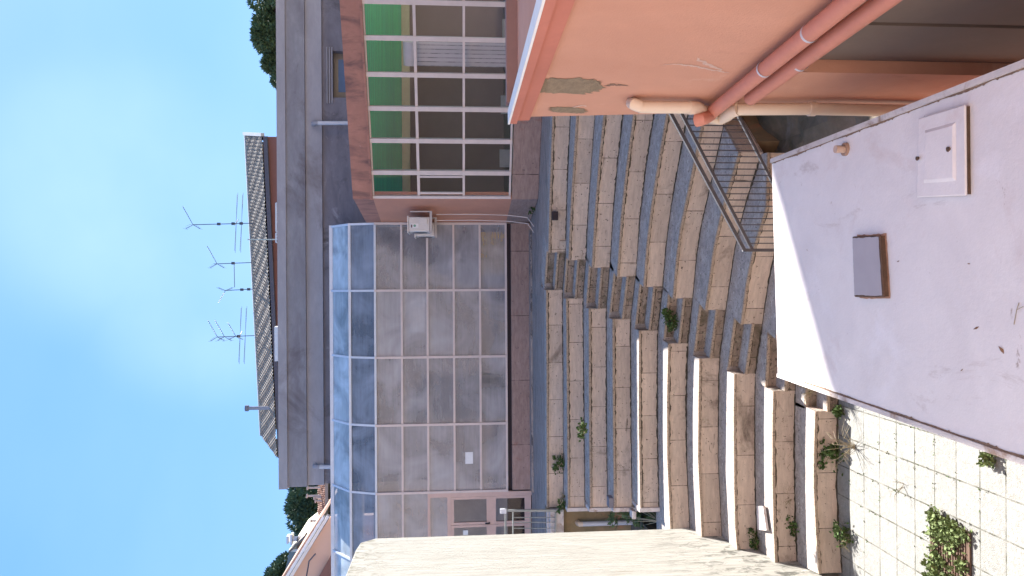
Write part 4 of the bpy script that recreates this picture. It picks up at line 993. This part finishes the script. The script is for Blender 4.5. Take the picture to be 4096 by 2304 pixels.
# ------------------------------------------------------------------ grating, plants, litter
def leafy(mb, c, r, n, leaf, rnd, up_=.5):
    for _ in range(n):
        v = Vector((rnd.gauss(0,.5), rnd.gauss(0,.5), abs(rnd.gauss(0,.5))*up_*2)); v = v*r
        p = c+v; d = Vector((rnd.uniform(-1,1), rnd.uniform(-1,1), rnd.uniform(-.3,1))).normalized()
        s_ = d.cross(Vector((rnd.uniform(-1,1), rnd.uniform(-1,1), rnd.uniform(-1,1)))).normalized(); l = leaf*rnd.uniform(.6,1.5)
        mb.poly([p, p+d*l*.45+s_*l*.42, p+d*l, p+d*l*.45-s_*l*.42])
def weed(p, r, label, m=WEED, n=90, leaf=.05, seed=1, stems=6, name='weed', cat='plant', up_=.5, group='weeds growing in the stone joints'):
    rnd = random.Random(seed); t = thing(name, label, cat, tuple(p), group)
    mb = MB(); sm = MB()
    for k in range(stems):
        q = p+Vector((rnd.uniform(-1,1)*r*1.1, rnd.uniform(-1,.4)*r*1.1, rnd.uniform(.3,1.2)*r*up_*2)); sm.tube([p, p.lerp(q,.5)+Vector((0,0,.2*r)), q], [.006,.005,.002], 4)
        leafy(mb, q, r*.35, n//(2*stems), leaf, rnd)
    leafy(mb, p, r, n//2, leaf, rnd, up_); mb.build('leaves', m, t); sm.build('stems', STRAW, t); return t
def stalks(p, r, label, n=24, seed=1, name='dry_stalks'):
    rnd = random.Random(seed); mb = MB()
    for k in range(n):
        a_ = rnd.uniform(0, 6.28); q = p+Vector((math.cos(a_)*r*rnd.uniform(.3,1), math.sin(a_)*r*rnd.uniform(.3,1)-.1*r, r*rnd.uniform(.1,.8)))
        mb.tube([p+Vector((rnd.uniform(-.1,.1)*r, 0, 0)), p.lerp(q,.55)+Vector((0,0,.25*r)), q], [.004,.003,.0015], 3)
    return tag(mb.build(name, STRAW), label, 'dry grass', 'dry stalks in the stone joints')
g0 = pz(3722, 2052, ZG); g1 = pz(3860, 2420, ZG)
gx1, gx0 = g0.x, g0.x-1.05; gy1, gy0 = g0.y-.03, g0.y-.80
gr = thing('drain_grating', 'rusty drain grating overgrown with green leaves in the pale paving', 'grating', ((gx0+gx1)/2, (gy0+gy1)/2, ZG))
MB().box(gx0, gx1, gy0, gy1, ZG+.001, ZG+.006).build('pit', DARK, gr)
fb = MB(); fb.box(gx0,gx1,gy0,gy0+.03,ZG+.004,ZG+.03); fb.box(gx0,gx1,gy1-.03,gy1,ZG+.004,ZG+.03); fb.box(gx0,gx0+.03,gy0+.031,gy1-.031,ZG+.004,ZG+.03); fb.box(gx1-.03,gx1,gy0+.031,gy1-.031,ZG+.004,ZG+.03)
fb.build('frame', RUST, gr)
for k in range(15):
    y = gy0+.05+k*(gy1-gy0-.1)/14; MB().box(gx0+.031, gx1-.031, y-.012, y+.012, ZG+.008, ZG+.026).build('bar', RUST, gr)
rnd = random.Random(3); mb = MB()
for k in range(64):
    u = rnd.random(); v = rnd.random(); 
    if u < .45 and .25 < v < .8 and rnd.random() < .6: u = .8+.2*rnd.random()
    leafy(mb, Vector((gx0+(gx1-gx0)*u, gy0+(gy1-gy0)*v, ZG+.03)), .10, 22, .045, rnd, .25)
for k in range(14):
    leafy(mb, Vector((gx1+rnd.uniform(-.05,.04), gy0+(gy1-gy0)*rnd.random(), ZG+.04)), .09, 22, .05, rnd, .3)
tag(mb.build('creeper', WEEDL), 'leafy green creeper spreading over the drain grating', 'plant')
W = [ # X, Y, level, radius, label, seed, leaf count
 (2256,1852,1,.20,'dark weed tuft on the top seating row near its left end',1,170),
 (2345,1718,1,.14,'small dark weed hanging on the third riser, left bank',2,110),
 (2262,2016,1,.13,'dark weed in the corner where the second row meets the stained wall',3,90),
 (2704,1285,5.5,.19,'round green weed sitting in the stairway beside the sixth row',4,240),
 (2868,1232,7,.10,'small weed at the end of the seventh row, right bank',5,70),
 (2140,835,0,.12,'small dark weed at the foot of the salmon corner upstand',6,80),
 (3030,2150,8,.16,'green weed at the left end of the eighth row next to the loose slab',7,120),
 (3135,2130,9,.20,'broad leafy weed hanging off the ninth row front',8,150),
 (3175,2095,9,.16,'weed tuft on the tread behind the tenth row, left part',9,130),
 (3345,1805,10,.22,'dark bushy weed at the foot of the lowest seating row',10,240),
 (3295,1718,10,.20,'straggling weed hanging over the lowest row beside the annex roof',11,150),
 (3390,2140,10,.16,'weed with dry heads at the edge of the paving, left part',12,110),
 (3968,1830,10,.085,'pale green weed in the paving joint close to the white roof edge',13,110),
 (3085,2240,9,.16,'weed in the shadow below the tall concrete wall',14,120),
 (3365,1650,10,.10,'small weed where the paving meets the white roof edge',15,70),
 (3760,2275,10,.14,'low weed beside the lower corner of the grating',16,100),
]
for (X, Y, lv, r, lab, sd_, n) in W:
    weed(pz(X, Y, zk(lv)), r, lab, WEEDL if sd_ in (13,16,11) else WEED, n*2, .05, sd_)
bush = pz(2640, 2085, zk(5)-.05)
rnd = random.Random(77)
bt = thing('bush', 'pale green bush growing at the foot of the stained wall by the white downpipe', 'plant', tuple(bush))
mb = MB(); sm = MB()
for k in range(40):
    q = py(rnd.uniform(2450, 2650), rnd.uniform(2015, 2100), ye-.5-rnd.random()*.9)
    fx = (q-bush); leafy(mb, q, .10, 34, .055, rnd)
for k in range(12):
    q = py(rnd.uniform(2400, 2640), rnd.uniform(2010, 2105), ye-.6-rnd.random()*.6); sm.tube([bush, bush.lerp(q,.5), q], [.012,.008,.003], 5); leafy(mb, q, .07, 14, .05, rnd)
mb.build('leaves', mat('grey_green_leaves', (.13,.19,.09), .7, .25, 12, col2=(.06,.10,.04), spec=.2), bt); sm.build('branches', STRAW, bt)
for (X, Y, lv, r, lab, sd_) in [
 (3290,1725,10,.45,'dry stalks leaning over the lowest row by the annex roof',1),(3420,1790,10,.5,'dry stalks lying on the paving by the lowest row',2),
 (3175,1990,9,.35,'dry stalks along the joint behind the tenth row',3),(3170,1850,9,.3,'dry stalks midway along the ninth tread',4),
 (2985,790,8,.35,'spiky dry grass on the right bank behind the sloping rail',5),(2260,1985,1,.25,'dry stalks by the second row next to the stained wall',6),
 (2320,2000,2,.28,'dry stalks on the third row next to the stained wall',7),(3395,2160,10,.3,'dry stalks at the paving edge, far left',8),
 (3615,1940,10,.3,'thin dry stalk lying across the paving joints',9),(3255,1560,9,.35,'dry stalks at the foot of the aisle stairs',10),(2640,700,5,.35,'dry twigs lying on the sixth row of the right bank',11),
 (3290,1900,10,.35,'dry stalks at the foot of the lowest row, middle part',12),(3160,1760,9,.3,'dry stalks on the ninth tread near the stairway',13),(3180,2180,9,.3,'dry stalks on the ninth tread below the loose slab',14)]:
    stalks(pz(X, Y, zk(lv)), r, lab, 26 if sd_ != 9 else 5, sd_)
# thin growth along the paving joints
mb = MB(); rnd = random.Random(9)
for k in range(420):
    if rnd.random() < .5:
        y = .43*round((8+rnd.random()*4)/.43); x = rnd.uniform(-5.5,-.5)
    else:
        x = .5*round(rnd.uniform(-5.5,-.5)/.5); y = rnd.uniform(7.6,11.4)
    if rnd.random() < .5+.5*math.sin(x*2+y*1.3): leafy(mb, Vector((x, y, ZG)), .018, 3, .02, rnd, .3)
o = mb.build('joint_moss', WEED); tag(o, 'green moss and seedlings along the paving joints', 'moss', kind='stuff')
# loose slab and boxes
a, b, c_, d_ = [pz(X, Y, zk(8)+.03) for X, Y in ((3036,2024),(3062,2024),(3076,2122),(3040,2118))]
tag(MB().slab(a, b, c_, d_, (0,0,1), .05).build('loose_slab', LIPM), 'loose pale slab lying on the ninth row tread near its left end', 'slab')
e = W_L[3][-1]
mb = MB()
mb.box(e[0]-.02, e[0]+.20, e[1]+.04, e[1]+.30, zk(3)+.002, zk(3)+.10)
tag(mb.build('box', GREYD), 'small dark box on the fourth row beside the stained wall', 'box')
mb = MB().box(e[0]-.14, e[0]+.02, e[1]-.40, e[1]-.14, zk(4)+.02, zk(4)+.10)
tag(mb.build('box', LIPM), 'small white block on the wall end between the fourth and fifth rows', 'block')
q = pz(2222, 866, zk(0)); k0 = W_R[0][0]
p = py(2206, 863, W_R[0][1][1]); 
tag(MB().box(p.x-.10, p.x+.10, p.y-.05, p.y+.08, zk(0)-.19, zk(0)-.056).build('wall_socket', DARK), 'small square dark hole in the riser of the top row, right bank', 'hole')

# ------------------------------------------------------------------ building behind the camera and an added wing to the right (out of frame, they shade and bounce light)
ob = thing('camera_building', 'long pale cream school building behind the viewpoint, facing the court', 'building', (0, -2, ZG))
CREAM = mat('cream_render', (.80,.64,.55), .85, .05, 1)
MB().box(-16, 8.4, -3.2, -1.2, ZG, 9.0).build('wall', CREAM, ob)
MB().box(-16, 8.4, -1.199, -1.1, -2.6, -2.3).build('string_course', GREYL, ob)
rw = thing('added_shade_wing', 'added tall cream wing with an overhanging slab, unseen at right, shading the white roof', 'building', (11, 8, ZG))
MB().box(8.9, 15, 2, 15.6, ZG, 8.98).build('wall', CREAM, rw)
P1_ = pz(3094, 762, AZ); P2s = pz(3314, 1574, AZ)
tt = 17.0
v = Vector((math.sin(R(SUN_AZ)), math.cos(R(SUN_AZ)), math.tan(R(SUN_EL))))
Q1, Q2 = P1_+v*tt, P2s+v*tt  # edge of the added slab, set sunward to shade the annex roof
dq = (Q1-Q2).normalized()
R2 = Q2+dq*9
MB().prism([(Q2.x, Q2.y), (R2.x, R2.y), (16, 12), (16, 2), (Q2.x+.1, 2.5)], Q2.z, Q2.z+.35).build('shade_slab', GREYL, rw)
